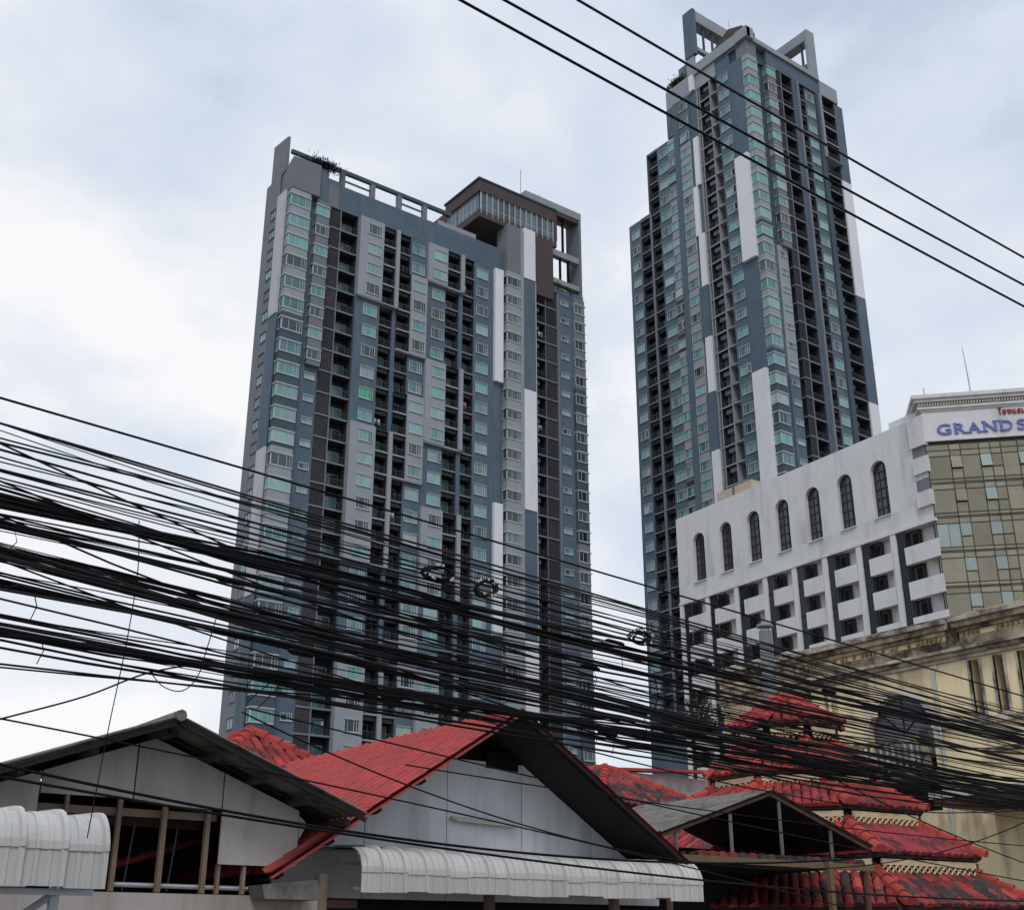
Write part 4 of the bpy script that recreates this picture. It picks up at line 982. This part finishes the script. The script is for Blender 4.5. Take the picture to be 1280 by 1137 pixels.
hip_house((22.6, 26.3, 0), 2.1, 2.6, 1.2, 6.95, 0, 'low house with blackened tiled hip roof and red ridge tiles, right of the dark gable', 'pink', 0.75)

# pink house far behind
PK = empty('small_house', (33.6, 36.5, 0), 0, 'faded pink and white house with a rusty sheet roof, between the towers low down', 'house'); 
MB().box(-3.0, 3.5, -2.5, 2.5, 0, 8.4).build('wall', 'pink', PK)
MB().hexa([(-3.4, -3.0, 8.35), (4.0, -3.0, 8.75), (4.0, 2.8, 9.4), (-3.4, 2.8, 9.0), (-3.4, -3.0, 8.45), (4.0, -3.0, 8.85), (4.0, 2.8, 9.5), (-3.4, 2.8, 9.1)]).build('roof', 'redmetal', PK)
MB().box(-2.9, 3.6, -2.75, -2.5, 6.9, 7.15).build('ledge', 'asbestos', PK)
for x in (-0.4, 0.5, 1.4, 2.3): MB().box(x, x + .12, -2.7, -2.5, 5.2, 6.9).build('louvre_slat', 'dark', PK)
MB().box(-2.6, -2.1, -2.56, -2.5, 7.5, 8.1).build('window', 'dark', PK)

# ------------------------------------------------------------------ corrugated sheets
def corr_sheet(p0, ux, vy, nz, w, l, wav, amp, seg=2, th=0.02, shape='sine', curve=None):
    """sheet w along ux, l along vy, ribs running along vy; returns MB"""
    p0, ux, vy, nz = map(Vector, (p0, ux, vy, nz)); mb = MB()
    if shape == 'sine':
        n = max(2, int(w / wav * 4)); prof = [(w * i / n, amp * math.sin(2 * math.pi * i / 4.0)) for i in range(n + 1)]
    else:
        prof = []; k = max(1, int(round(w / wav))); wv = w / k
        for i in range(k):
            x = i * wv; prof += [(x, 0), (x + wv * .62, 0), (x + wv * .72, amp), (x + wv * .9, amp)]
        prof.append((w, 0))
    path = curve or [(0.0, 0.0), (l, 0.0)]
    for side in (0, 1):
        i0 = len(mb.v)
        for (s_, d_) in path:
            for (x, hgt) in prof:
                mb.v.append(tuple(p0 + ux * x + vy * s_ + nz * (d_ + hgt - th * side)))
        m_ = len(prof)
        for j in range(len(path) - 1):
            for i in range(m_ - 1):
                q = (i0 + j * m_ + i, i0 + j * m_ + i + 1, i0 + (j + 1) * m_ + i + 1, i0 + (j + 1) * m_ + i)
                mb.f.append(q if side == 0 else q[::-1])
    return mb

# ------------------------------------------------------------------ white gabled house with red metal roof
WX, WZ, SLW = 11.1, 5.76, 0.62
WH = empty('gabled_house', (11.1, 18, 0), 0, 'white boarded gable house with a red metal roof and white curved awning', 'house'); ow = Vector(WH.location)
Y0, Y1 = 14.5, 24.3
cl = math.sqrt(1 + SLW ** 2); ru = Vector((-1 / cl, 0, -SLW / cl)); rn = Vector((-SLW / cl, 0, 1 / cl))
LEN = 4.65
# red sheets on the left slope: courses of stepped tiles pressed in each sheet, ribs running down the slope
for i in range(13):
    y = Y0 + i * 0.76
    crv = []
    for j in range(14): s0 = LEN * j / 14; s1 = LEN * (j + 1) / 14; crv += [(s0, 0.0), (s1 - 0.004, 0.009)]
    corr_sheet((WX, y, WZ + .02), (0, 1, 0), ru, rn, 0.755, LEN, 0.25, 0.05, curve=crv, shape='rib').build('roof_sheet', 'redmetal', WH, ow)
ru2 = Vector((1 / cl, 0, -SLW / cl)); rn2 = Vector((SLW / cl, 0, 1 / cl))
LEN2 = 4.05
for i in range(13):
    corr_sheet((WX, Y0 + i * 0.76, WZ + .02), (0, 1, 0), ru2, rn2, 0.755, LEN2, 0.19, 0.02).build('roof_sheet', 'redmetal', WH, ow)
# purlins, barge boards, soffit
for s_, uu, nn, LL in ((0, ru, rn, LEN), (1, ru2, rn2, LEN2)):
    b = MB()
    p = Vector((WX, Y0 + 0.02, WZ)); q = p + uu * LL
    dn = nn * -0.035
    b.hexa([p + nn * -.03, p + nn * -.03 + Vector((0, .05, 0)), p + dn * 1.8 + Vector((0, .05, 0)), p + dn * 1.8, q + nn * -.03, q + nn * -.03 + Vector((0, .05, 0)), q + dn * 1.8 + Vector((0, .05, 0)), q + dn * 1.8])
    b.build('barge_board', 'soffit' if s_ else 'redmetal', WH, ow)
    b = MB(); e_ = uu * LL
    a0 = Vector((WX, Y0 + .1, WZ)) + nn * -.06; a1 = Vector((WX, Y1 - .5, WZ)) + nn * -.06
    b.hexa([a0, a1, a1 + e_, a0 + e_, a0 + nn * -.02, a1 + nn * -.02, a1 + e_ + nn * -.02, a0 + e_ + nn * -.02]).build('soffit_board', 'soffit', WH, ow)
    for k in range(6 if s_ == 0 else 0):
        c0 = Vector((WX, Y0 + .3, WZ)) + uu * (0.25 + k * (LL - .5) / 5) + nn * -.085
        b = MB(); w_ = uu * .05; v_ = nn * -.08; l_ = Vector((0, 1.0, 0)); b.hexa([c0 - w_, c0 + w_, c0 + w_ + v_, c0 - w_ + v_, c0 - w_ + l_, c0 + w_ + l_, c0 + w_ + v_ + l_, c0 - w_ + v_ + l_]).build('purlin', 'soffit', WH, ow)
WY = 15.6
xs = [7.7, 9.1, 10.5, 11.9, 13.3, 14.75]
for i in range(5):
    x0, x1 = xs[i] + 0.006, xs[i + 1] - 0.006
    def zr(x): return WZ - abs(x - WX) * SLW - 0.12
    top = [(x1, zr(x1)), (x0, zr(x0))]
    if x0 < WX < x1: top = [(x1, zr(x1)), (WX, zr(WX)), (x0, zr(x0))]
    top = [(x, min(z, 5.13 + .05 * (i % 2))) for x, z in top]
    MB().prism([(x0, WY, 3.1), (x1, WY, 3.1)] + [(x, WY, z) for x, z in top], (0, 0.06, 0)).build('wall_board', 'paleblue', WH, ow)
MB().box(7.7, 14.75, WY + 0.07, WY + 0.1, 3.05, 4.0).build('batten', 'dark', WH, ow)
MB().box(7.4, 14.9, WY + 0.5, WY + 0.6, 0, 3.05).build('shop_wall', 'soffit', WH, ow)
MB().box(7.6, 14.9, 16.2, 24, 0.0, 3.0).build('body_wall', 'cream', WH, ow)
MB().prism([(8.2, 16.4, 3.0), (14, 16.4, 3.0), (14, 16.4, 3.7), (11.1, 16.4, 5.4), (8.2, 16.4, 3.7)], (0, 7.4, 0)).build('loft_wall', 'cream', WH, ow)
for x, y in ((8.0, 14.75), (11.0, 15.2), (13.4, 15.2)): MB().tube([(x, y, 0), (x, y, 3.35)], 0.085, 8).build('post', 'wood', WH, ow)
for (x, s_) in ((9.0, 0.12), (9.75, .1)):
    z_ = WZ - abs(x - WX) * SLW - .2
    MB().prism([(x - .12, WY - .03, z_ - .06), (x + .14, WY - .03, z_ - .02), (x + .14, WY - .03, z_ + .09)], (0, .02, 0)).build('broken_edge', 'dark', WH, ow)
MB().prism([(9.9, WY + .1, 4.8), (12.3, WY + .1, 4.8), (11.1, WY + .1, 5.6)], (0, .05, 0)).build('gable_infill', 'dark', WH, ow)
MB().hexa([(11.2, WY - .05, 5.04), (11.8, WY - .05, 5.02), (11.8, WY - .02, 5.02), (11.2, WY - .02, 5.04), (11.2, WY - .05, 5.3), (11.8, WY - .05, 5.3), (11.8, WY - .02, 5.3), (11.2, WY - .02, 5.3)]).build('loose_flap', 'dark', WH, ow)
# curved awning of ribbed steel sheets
def bull(yf, yb, zt, zb, r=0.30):
    pts = [(yb, zt + 0.06), (yf + r, zt)]
    for k in range(1, 8): a = math.pi / 2 * k / 7; pts.append((yf + r - r * math.sin(a), zt - r + r * math.cos(a)))
    pts.append((yf, zb)); return pts
def awning_sheets(parent, off, x0, x1, n, yf, yb, zt, zb, m, rib=0.045):
    w = (x1 - x0) / n
    full = bull(yf, yb, zt, zb); capp = full[:-1]
    for i, prof, ext, nm in [(i, full, 0, 'awning_sheet') for i in range(n)] + [(i, capp, 0.012, 'cap_sheet') for i in range(n)]:
        mb = MB(); xx = x0 + i * w
        pr = [(0.0, 0), (0.24, 0), (0.245, .014), (0.345, .014), (0.365, 0), (0.525, 0), (0.545, .014), (0.645, .014), (0.665, 0), (0.84, 0), (0.87, rib), (0.98, rib), (1.0, 0)]
        zoff = random.uniform(-.012, .012); zbo = random.uniform(-.015, .015)
        m_ = len(pr)
        for k, (y, z) in enumerate(prof):
            y2, z2 = prof[min(k + 1, len(prof) - 1)]; y1, z1 = prof[max(k - 1, 0)]
            tt = Vector((0, y2 - y1, z2 - z1)).normalized(); nn = Vector((0, tt.z, -tt.y))
            if nn.y > 0 or nn.z < -0.01: nn = -nn
            for (q, hgt) in pr:
                v = Vector((xx + q * w * 0.998, y, z + zoff + (zbo if k == len(prof) - 1 else 0))) + nn * (hgt + ext + (0.003 * (k % 2) if ext else 0)); mb.v.append(tuple(v))
        for k in range(len(prof) - 1):
            for q in range(m_ - 1): mb.f.append((k * m_ + q, k * m_ + q + 1, (k + 1) * m_ + q + 1, (k + 1) * m_ + q))
        mb.build(nm, m, parent, off)
aw2 = empty('awning', (11.3, 14.9, 3.1)); aw2.parent = WH; aw2.location = Vector((11.3, 14.9, 3.1)) - ow
ab = Vector((11.3, 14.9, 3.1))
awning_sheets(aw2, ab, 8.33, 14.43, 18, 14.3, 15.58, 3.66, 3.14, 'awning')
MB().box(8.35, 14.42, 14.5, 14.55, 3.16, 3.2).box(8.35, 14.42, 15.0, 15.05, 3.5, 3.54).build('awning_rail', 'steel', aw2, ab)
# lamp on the gable
TL = empty('tube_lamp', (10.55, WY - 0.02, 4.2), 0, 'single fluorescent tube fitting fixed across the white gable', 'lamp')
MB().box(-0.0, 1.2, -0.07, -0.0, 0.03, 0.08).build('fitting', 'lamp', TL)
MB().tube([(0.04, -0.09, 0.03), (1.16, -0.09, 0.03)], 0.02, 8).build('tube', 'lamp', TL); TL.rotation_euler = (0, R(2.0), 0)

# ------------------------------------------------------------------ old house at left
LX, LZ, SL = 5.59, 5.0, 0.37
LH = empty('gabled_house', (5.6, 17, 0), 0, 'old cream boarded gable house with a mossy roof and an open timber loft', 'house'); ol = Vector(LH.location)
cl = math.sqrt(1 + SL ** 2)
for sgn, LL in ((-1, 3.6), (1, 2.8)):
    uu = Vector((sgn / cl, 0, -SL / cl)); nn = Vector((sgn * SL / cl, 0, 1 / cl))
    for i in range(6):
        corr_sheet((LX, 14.0 + i * 1.0, LZ + .03), (0, 1, 0), uu, nn, 0.99, LL + random.uniform(-.03, .03), 0.146, 0.022, th=0.012).build('roof_sheet', 'asbestos', LH, ol)
    b = MB(); p = Vector((LX, 14.03, LZ - .02)); q = p + uu * LL; tv = Vector((0, .04, 0)); dn = nn * -.05
    b.hexa([p, p + tv, p + tv + dn, p + dn, q, q + tv, q + tv + dn, q + dn]).build('barge_board', 'soffit', LH, ol)
    for k in range(5):
        c0 = Vector((LX, 14.3, LZ)) + uu * (0.1 + k * (LL - .2) / 4) + nn * -.06; b = MB(); w_ = uu * .04; v_ = nn * -.07; l_ = Vector((0, 3.5, 0))
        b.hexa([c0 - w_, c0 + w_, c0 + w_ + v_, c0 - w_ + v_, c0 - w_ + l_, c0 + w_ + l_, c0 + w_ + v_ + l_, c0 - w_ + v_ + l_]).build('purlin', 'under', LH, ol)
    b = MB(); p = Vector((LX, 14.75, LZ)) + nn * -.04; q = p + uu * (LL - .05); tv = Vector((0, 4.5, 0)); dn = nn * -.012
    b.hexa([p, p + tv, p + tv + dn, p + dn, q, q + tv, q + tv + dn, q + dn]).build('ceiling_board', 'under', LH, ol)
MB().tube([(LX, 13.97, LZ + .03), (LX, 20, LZ + .03)], 0.07, 8).build('ridge_cap', 'asbestos', LH, ol)
LY = 14.7
def zl(x): return LZ - abs(x - LX) * SL - 0.15
for x0, x1, zb2 in ((2.2, 4.28, 3.1), (4.29, 5.38, 4.12), (5.39, 6.52, 4.05), (6.53, 7.6, 3.42)):
    x0 += .005; x1 -= .005
    top = [(x1, zl(x1)), (x0, zl(x0))]
    if x0 < LX < x1: top = [(x1, zl(x1)), (LX, zl(LX)), (x0, zl(x0))]
    MB().prism([(x0, LY, zb2 + (.04 if x0 > 5.3 and x0 < 6 else 0)), (x1, LY, zb2)] + [(x, LY, z) for x, z in top], (0, .03, 0)).build('wall_board', 'cream', LH, ol)
MB().prism([(7.605, LY, 3.75), (7.72, LY, 3.95), (7.605, LY, 4.05)], (0, .03, 0)).build('wall_board', 'cream', LH, ol)
for x, r1 in ((4.62, .02), (5.25, .026), (5.81, .03), (6.37, .028), (6.56, .02), (6.9, .02)):
    MB().hexa([(x - r1, LY + .02, 3.08), (x + r1, LY + .02, 3.08), (x + r1, LY + .09, 3.08), (x - r1, LY + .09, 3.08), (x - r1, LY + .02, 4.15), (x + r1, LY + .02, 4.15), (x + r1, LY + .09, 4.15), (x - r1, LY + .09, 4.15)] if x < 6.5 else
              [(x - r1, LY + .02, 3.08), (x + r1, LY + .02, 3.08), (x + r1, LY + .09, 3.08), (x - r1, LY + .09, 3.08), (x - r1, LY + .02, 3.41), (x + r1, LY + .02, 3.41), (x + r1, LY + .09, 3.41), (x - r1, LY + .09, 3.41)]).build('stud', 'wood', LH, ol)
MB().box(4.3, 6.52, LY + .12, LY + .2, 3.93, 4.02).build('beam', 'wood', LH, ol)
MB().box(4.3, 6.52, LY + .6, LY + .66, 3.86, 3.96).build('beam', 'darkwood', LH, ol)
MB().tube([(5.3, LY + .12, 3.16), (7.0, LY + .12, 3.15)], 0.028, 8).build('pipe', 'steel', LH, ol)
for x in (5.5, 6.05): MB().tube([(x, LY + .35, 3.1), (x + .08, LY + .35, 4.0)], 0.012, 5).build('hanging_wire', 'rail', LH, ol)
MB().box(2.2, 8.0, LY + .0, LY + .14, 2.75, 3.07).build('floor_beam', 'cream', LH, ol)
MB().box(2.2, 8.6, LY + 3.0, LY + 3.1, 0, 4.6).build('back_wall', 'darkwood', LH, ol)
MB().box(2.2, 8.6, LY + .15, LY + 3.0, 2.95, 3.05).build('floor', 'darkwood', LH, ol)
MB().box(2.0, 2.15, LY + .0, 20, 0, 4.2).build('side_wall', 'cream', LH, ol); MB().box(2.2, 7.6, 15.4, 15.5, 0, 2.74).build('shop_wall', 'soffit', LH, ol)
corr_sheet((6.75, LY + 1.0, 3.78), (0, 1, 0), Vector((-0.93, 0, -0.30)), Vector((-.3, 0, .93)), 1.2, 1.5, 0.19, 0.025).build('inner_roof_sheet', 'redmetal', LH, ol)
MB().hexa([(7.0, 14.3, 3.02), (7.75, 14.3, 3.02), (7.75, 14.7, 3.02), (7.0, 14.7, 3.02), (6.95, 14.3, 3.18), (7.7, 14.3, 3.26), (7.7, 14.7, 3.26), (6.95, 14.7, 3.18)]).build('gutter', 'asbestos', LH, ol)

# awning in front of it, on its own posts
AW = empty('awning', (2.2, 11.5, 0), 0, 'weathered white ribbed steel awning with a rolled front edge, at the left edge', 'awning'); oa = Vector(AW.location)
awning_sheets(AW, oa, 0.65, 3.86, 9, 11.0, 12.6, 3.55, 2.94, 'awning', 0.045)
MB().box(0.7, 3.84, 11.2, 11.25, 2.9, 2.95).box(0.7, 3.84, 12.3, 12.35, 3.42, 3.47).build('rail', 'steel', AW, oa)
for x in (0.9, 3.55): MB().tube([(x, 11.35, 0.13), (x, 11.35, 3.2)], 0.05, 8).build('post', 'steel', AW, oa)
MB().tube([(3.55, 11.35, 2.92), (2.7, 11.35, 2.3)], 0.035, 6).build('brace', 'steel', AW, oa)

# ------------------------------------------------------------------ grey shed
GX, GZ, GS = 17.6, 5.12, 0.31
SH = empty('open_shed', (17.6, 17, 0), 0, 'open sided shed with a low grey corrugated roof between the white house and the pavilion', 'shed'); os_ = Vector(SH.location)
cl = math.sqrt(1 + GS ** 2)
for sgn in (-1, 1):
    uu = Vector((sgn / cl, 0, -GS / cl)); nn = Vector((sgn * GS / cl, 0, 1 / cl))
    for i in range(4):
        corr_sheet((GX, 15.5 + i * 0.9, GZ + .03), (0, 1, 0), uu, nn, 0.89, 2.95 + random.uniform(-.04, .04), 0.15, 0.02, th=0.012).build('roof_sheet', 'asbestos', SH, os_)
    b = MB(); p = Vector((GX, 15.55, GZ - .02)); q = p + uu * 2.9; tv = Vector((0, .05, 0)); dn = nn * -.055
    b.hexa([p, p + tv, p + tv + dn, p + dn, q, q + tv, q + tv + dn, q + dn]).build('rafter', 'darkwood', SH, os_)
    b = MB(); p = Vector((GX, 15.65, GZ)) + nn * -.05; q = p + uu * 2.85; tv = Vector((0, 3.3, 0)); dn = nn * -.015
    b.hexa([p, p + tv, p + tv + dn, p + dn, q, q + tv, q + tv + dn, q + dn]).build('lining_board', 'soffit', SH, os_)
for x, zt in ((15.2, 4.28), (16.55, 4.68), (17.86, 4.98), (19.25, 4.52)): MB().tube([(x, 15.6, 3.9), (x, 15.6, zt)], 0.035, 6).build('post', 'asbestos', SH, os_)
MB().box(14.9, 20.4, 15.55, 15.65, 3.82, 3.93).build('beam', 'post', SH, os_)
MB().box(18.95, 19.06, 15.45, 15.54, 0, 3.95).build('post', 'post', SH, os_)
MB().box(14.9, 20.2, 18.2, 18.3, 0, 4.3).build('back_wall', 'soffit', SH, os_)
for x in (15.0, 20.2): MB().tube([(x, 15.62, 0), (x, 15.62, 3.8)], 0.06, 6).build('post', 'darkwood', SH, os_)
corr_sheet((14.9, 15.6, 3.95), (1, 0, 0), (0, 1, -0.02), (0, 0, 1), 5.3, 2.5, 0.24, 0.04).build('inner_roof_sheet', 'tiledark', SH, os_)
for i in range(18):
    o = D.objects.new('roof_tile', tm[random.random() < .6]); COL.objects.link(o); o.parent = SH; o.matrix_local = Matrix.Translation(Vector((15.8 + i * .25, 15.56, 3.93)) - os_)

# ------------------------------------------------------------------ cables
def spline3(a, b, c, x):      # parabola through three points
    (x0, y0), (x1, y1), (x2, y2) = a, b, c
    return y0 * (x - x1) * (x - x2) / ((x0 - x1) * (x0 - x2)) + y1 * (x - x0) * (x - x2) / ((x1 - x0) * (x1 - x2)) + y2 * (x - x0) * (x - x1) / ((x2 - x0) * (x2 - x1))
def cable(a, b, c, r, Y, label, group, wob=0.0, xs=(-9.0, 26.0), n=44, name='cable', mat_='cable', twist=None):
    ph1, ph2 = random.uniform(0, 6.28), random.uniform(0, 6.28); f1 = random.uniform(.5, 1.1); f2 = random.uniform(1.6, 2.6)
    pts = []
    for i in range(n + 1):
        x = xs[0] + (xs[1] - xs[0]) * i / n
        z = spline3(a, b, c, min(max(x, -1.0), 15.0)) + (0.012 * (x - 15) if x > 15 else 0) + (0.03 * (-1 - x) if x < -1 else 0) + wob * (math.sin(x * f1 + ph1) + .35 * math.sin(x * f2 + ph2))
        y = Y + wob * 1.3 * math.sin(x * f1 * .8 + ph2)
        if twist: z += twist[0] * math.sin(x * twist[1] + twist[2]); y += twist[0] * math.cos(x * twist[1] + twist[2])
        pts.append((x, y, z))
    m0 = pts[n // 2]
    o = MB().tube(pts, r, 6).build(name, mat_, None, pts[0], smooth=True); o.location = pts[0]
    return tag(o, label, 'cable', group)
# three power lines high on the right
hi = [((4.35, 9.648), (6.545, 9.573), (12.453, 9.501), 'lowest of the three thick power lines crossing the upper right sky'),
      ((4.796, 9.894), (6.639, 9.83), (12.557, 9.82), 'middle of the three thick power lines crossing the upper right sky'),
      ((5.615, 10.344), (6.674, 10.331), (12.66, 10.241), 'highest of the three thick power lines crossing the upper right sky')]
for a, b_, c_, lb in hi:
    xm = (a[0] + c_[0]) / 2; zm = (a[1] + c_[1]) / 2 - 0.02
    cable(a, (xm, zm), c_, 0.0135, 6.5, lb, 'power lines in the upper right sky', xs=(-6, 26))
cable((1.388, 5.267), (4.88, 5.085), (11.129, 4.75), 0.007, 6.5, 'single thin cable running above the whole tangle of wires', 'cables of the street tangle')
GL = 'cables of the street tangle'
def mid(t, j=0.0): return None
LB = 'black cable strung in the loose tangle across the front of the towers'
random.seed(11)
def wire(y0, zm, z2, r, label, wob=0.018, tw=None):
    Y = 6.5 + random.uniform(-.35, .35)
    s = Y / 6.5
    f = lambda x, z: (x * s, 2.5 + (z - 2.5) * s)
    return cable(f(1.5, y0), f(4.88, zm), f(10.95, z2), r, Y, label, GL, wob, twist=tw)
# loose wires: z at three stations, spread as in the street
n = 44
for i in range(n):
    t = (i + random.uniform(-.4, .4)) / n
    z0 = 5.15 - t * 1.33; zm = 4.94 - t * 1.24; z2 = 4.62 - t * 1.02
    z2 += random.gauss(0, .045); zm += random.gauss(0, .035); z0 += random.gauss(0, .03)
    r_c = random.choice((.003, .0038, .0048, .0058, .0072))
    th_ = {0: 'fine', 1: 'fine', 2: 'medium', 3: 'medium', 4: 'heavy'}[(.003, .0038, .0048, .0058, .0072).index(r_c)]
    zone = ('in the open sheaf above the upper bundle, crossing the sky at left' if i < 11 else 'close above the upper bundle' if i < 17 else 'between the upper and middle bundles' if i < 27 else
            'just below the middle bundle' if i < 35 else 'just above the lower bundle' if i < 41 else 'lowest in the tangle, near the gable tops')
    wire(z0, zm, z2, r_c, th_ + ' black cable ' + zone, random.uniform(.006, .03))
bund = [((4.72, 4.575, 4.37), 11, 'black cable in the thick upper bundle of the street tangle', .07),
        ((4.41, 4.13, 3.87), 11, 'black cable in the thick middle bundle of the street tangle', .06),
        ((4.56, 4.36, 4.10), 4, 'black cable in the thin bundle between the upper and middle bundles', .04),
        ((4.01, 3.90, 3.74), 11, 'black cable in the thick lower bundle of the street tangle', .065),
        ((4.25, 4.02, 3.80), 4, 'black cable in the thin bundle just under the middle bundle', .05)]
for zs_, k, lb, sp in bund:
    for i in range(k):
        wire(zs_[0] + random.uniform(-sp, sp) * .8, zs_[1] + random.uniform(-sp, sp), zs_[2] + random.uniform(-sp, sp) * 1.1, random.choice((.005, .0065, .008, .011)), lb, .012,
             (random.uniform(.008, .025), random.uniform(1.2, 2.4), random.uniform(0, 6.28)))
for z0, zm, z2, r_c, lb in ((4.98, 4.35, 3.95, .006, 'black cable cutting steeply across the tangle from the upper left'), (4.62, 3.95, 3.70, .006, 'black cable dropping from the upper bundle down to the lower one'),
                            (4.78, 4.25, 4.22, .0055, 'black cable slanting from the upper bundle into the middle one'), (4.40, 3.80, 3.66, .005, 'thin cable slanting out below the middle bundle over the red roof'),
                            (3.80, 3.95, 4.05, .005, 'thin cable that runs almost level across the lower bundle')):
    wire(z0, zm, z2, r_c, lb, .02)
# sagging service drops low over the roofs
cable((1.682, 3.337), (4.754, 3.056), (6.519, 3.043), 0.0085, 6.5, 'upper of the two black service cables drooping over the left gable', 'service cables', 0.0, xs=(-1, 9))
cable((1.694, 3.285), (4.754, 3.03), (10.605, 2.869), 0.008, 6.55, 'lower of the two black service cables drooping over the left gable', 'service cables', 0.0, xs=(-1, 12))
cable((1.649, 3.551), (3.588, 3.353), (6.282, 3.023), 0.005, 6.45, 'thin cable falling from the tangle towards the white curved awning', 'service cables', 0.0, xs=(-1, 9))
cable((4.4, 3.36), (7.5, 3.04), (10.9, 3.55), 0.005, 6.6, 'thin cable sagging in a shallow bow in front of the grey shed', 'service cables', 0.0, xs=(3, 14))
cable((4.2, 3.62), (7.4, 3.30), (10.9, 3.02), 0.005, 6.5, 'thin cable crossing the dark slope of the white gable', 'service cables', 0.0, xs=(3, 14))
cable((4.2, 3.50), (8.4, 3.35), (10.9, 3.33), 0.0045, 6.4, 'thin cable crossing in front of the tiers of the pavilion', 'service cables', 0.0, xs=(4, 14))
cable((8.0, 3.78), (9.6, 3.40), (10.9, 3.16), 0.005, 6.5, 'thin cable slanting down over the foot of the yellow building', 'service cables', 0.0, xs=(7.0, 14))
def loose(pts, r, label, name='cable'):
    P = [Vector(p) for p in pts]; out = []
    for i in range(len(P) - 1):
        p0 = P[max(i - 1, 0)]; p1 = P[i]; p2 = P[i + 1]; p3 = P[min(i + 2, len(P) - 1)]
        for k in range(6):
            t = k / 6; out.append(0.5 * ((2 * p1) + (p2 - p0) * t + (2 * p0 - 5 * p1 + 4 * p2 - p3) * t * t + (3 * p1 - p0 - 3 * p2 + p3) * t ** 3))
    out.append(P[-1]); o = MB().tube(out, r, 5).build(name, 'cable', None, out[0], smooth=True); o.location = out[0]; return tag(o, label, 'cable', 'loose cable ends')
loose([(1.3, 6.4, 3.42), (1.646, 6.4, 3.55), (2.027, 6.4, 3.70), (2.358, 6.45, 3.87), (2.7, 6.5, 3.98)], .005, 'thin cable rising from the left edge into the lower bundle')
loose([(2.198, 6.4, 4.70), (2.225, 6.4, 4.4), (2.21, 6.4, 4.0), (2.17, 6.4, 3.55), (2.13, 6.4, 3.0)], .0032, 'thin vertical cable hanging down in front of the left gable')
loose([(2.72, 6.42, 4.25), (2.67, 6.4, 4.05), (2.63, 6.4, 3.88), (2.55, 6.4, 3.79), (2.44, 6.4, 3.80), (2.36, 6.4, 3.87)], .0032, 'thin cable looping below the lower bundle at left')
loose([(2.95, 6.42, 3.78), (3.1, 6.4, 3.92), (3.12, 6.4, 3.88), (3.0, 6.4, 3.74)], .0032, 'narrow loop of thin cable above the left gable')
loose([(6.1, 6.4, 4.3), (6.12, 6.4, 4.15), (6.05, 6.4, 4.03), (6.14, 6.4, 4.1), (6.18, 6.4, 3.86)], .004, 'frayed cable end hanging between the two towers')
loose([(9.4, 6.4, 3.75), (9.42, 6.4, 3.62), (9.3, 6.4, 3.57), (9.2, 6.4, 3.6)], .004, 'short cable tail hanging in front of the pavilion roof')
# coils of spare cable tied into the upper bundle, strung with pale insulators
for x, z, lb in ((4.05, 4.66, 'coil of spare cable with pale insulators before the broad tower, left one'), (4.42, 4.63, 'coil of spare cable with pale insulators before the broad tower, right one'), (5.75, 4.50, 'coil of spare cable tied up at the gap between the towers')):
    o = empty('cable_coil', (x, 6.15, z), 0, lb, 'cable coil', 'spare cable coils')
    b = MB()
    for q in range(5):
        rx, rz = random.uniform(.07, .13), random.uniform(.035, .06); ph = random.uniform(0, .6)
        b.tube([(rx * math.cos(t * .5236), random.uniform(-.012, .012) + q * .008, rz * math.sin(t * .5236 + ph)) for t in range(13)], .006, 5)
    b.build('coil', 'cable', o)
    for q in range(9):
        t = random.uniform(0, 6.28); MB().tube([(.10 * math.cos(t), -.02, .05 * math.sin(t) - .008), (.10 * math.cos(t), -.02, .05 * math.sin(t) + .008)], .008, 6).build('insulator', 'beads', o)
# ties round the bundles
for zs_, k, lb, sp in bund:
    for i in range(7):
        x = 1.6 + i * 1.35 + random.uniform(-.4, .4); z = spline3((1.5, zs_[0]), (4.88, zs_[1]), (10.95, zs_[2]), x)
        o = empty('cable_tie', (x, 6.5, z), 0, 'short black lashing wound round one of the cable bundles', 'cable tie', 'lashings on the cable bundles')
        h = random.uniform(.013, .022); MB().tube([(-.09, 0, .004), (-.06, 0, .003), (.06, 0, -.003), (.09, 0, -.004)], [.006, h, h * .9, .006], 8).build('wrap', 'cable', o)
        if i % 3 == 0: MB().tube([(.03, 0, -h * .6), (.05, -.01, -h - .06), (.03 + random.uniform(-.04, .04), -.02, -h - random.uniform(.1, .2))], .003, 4).build('loose_end', 'cable', o)
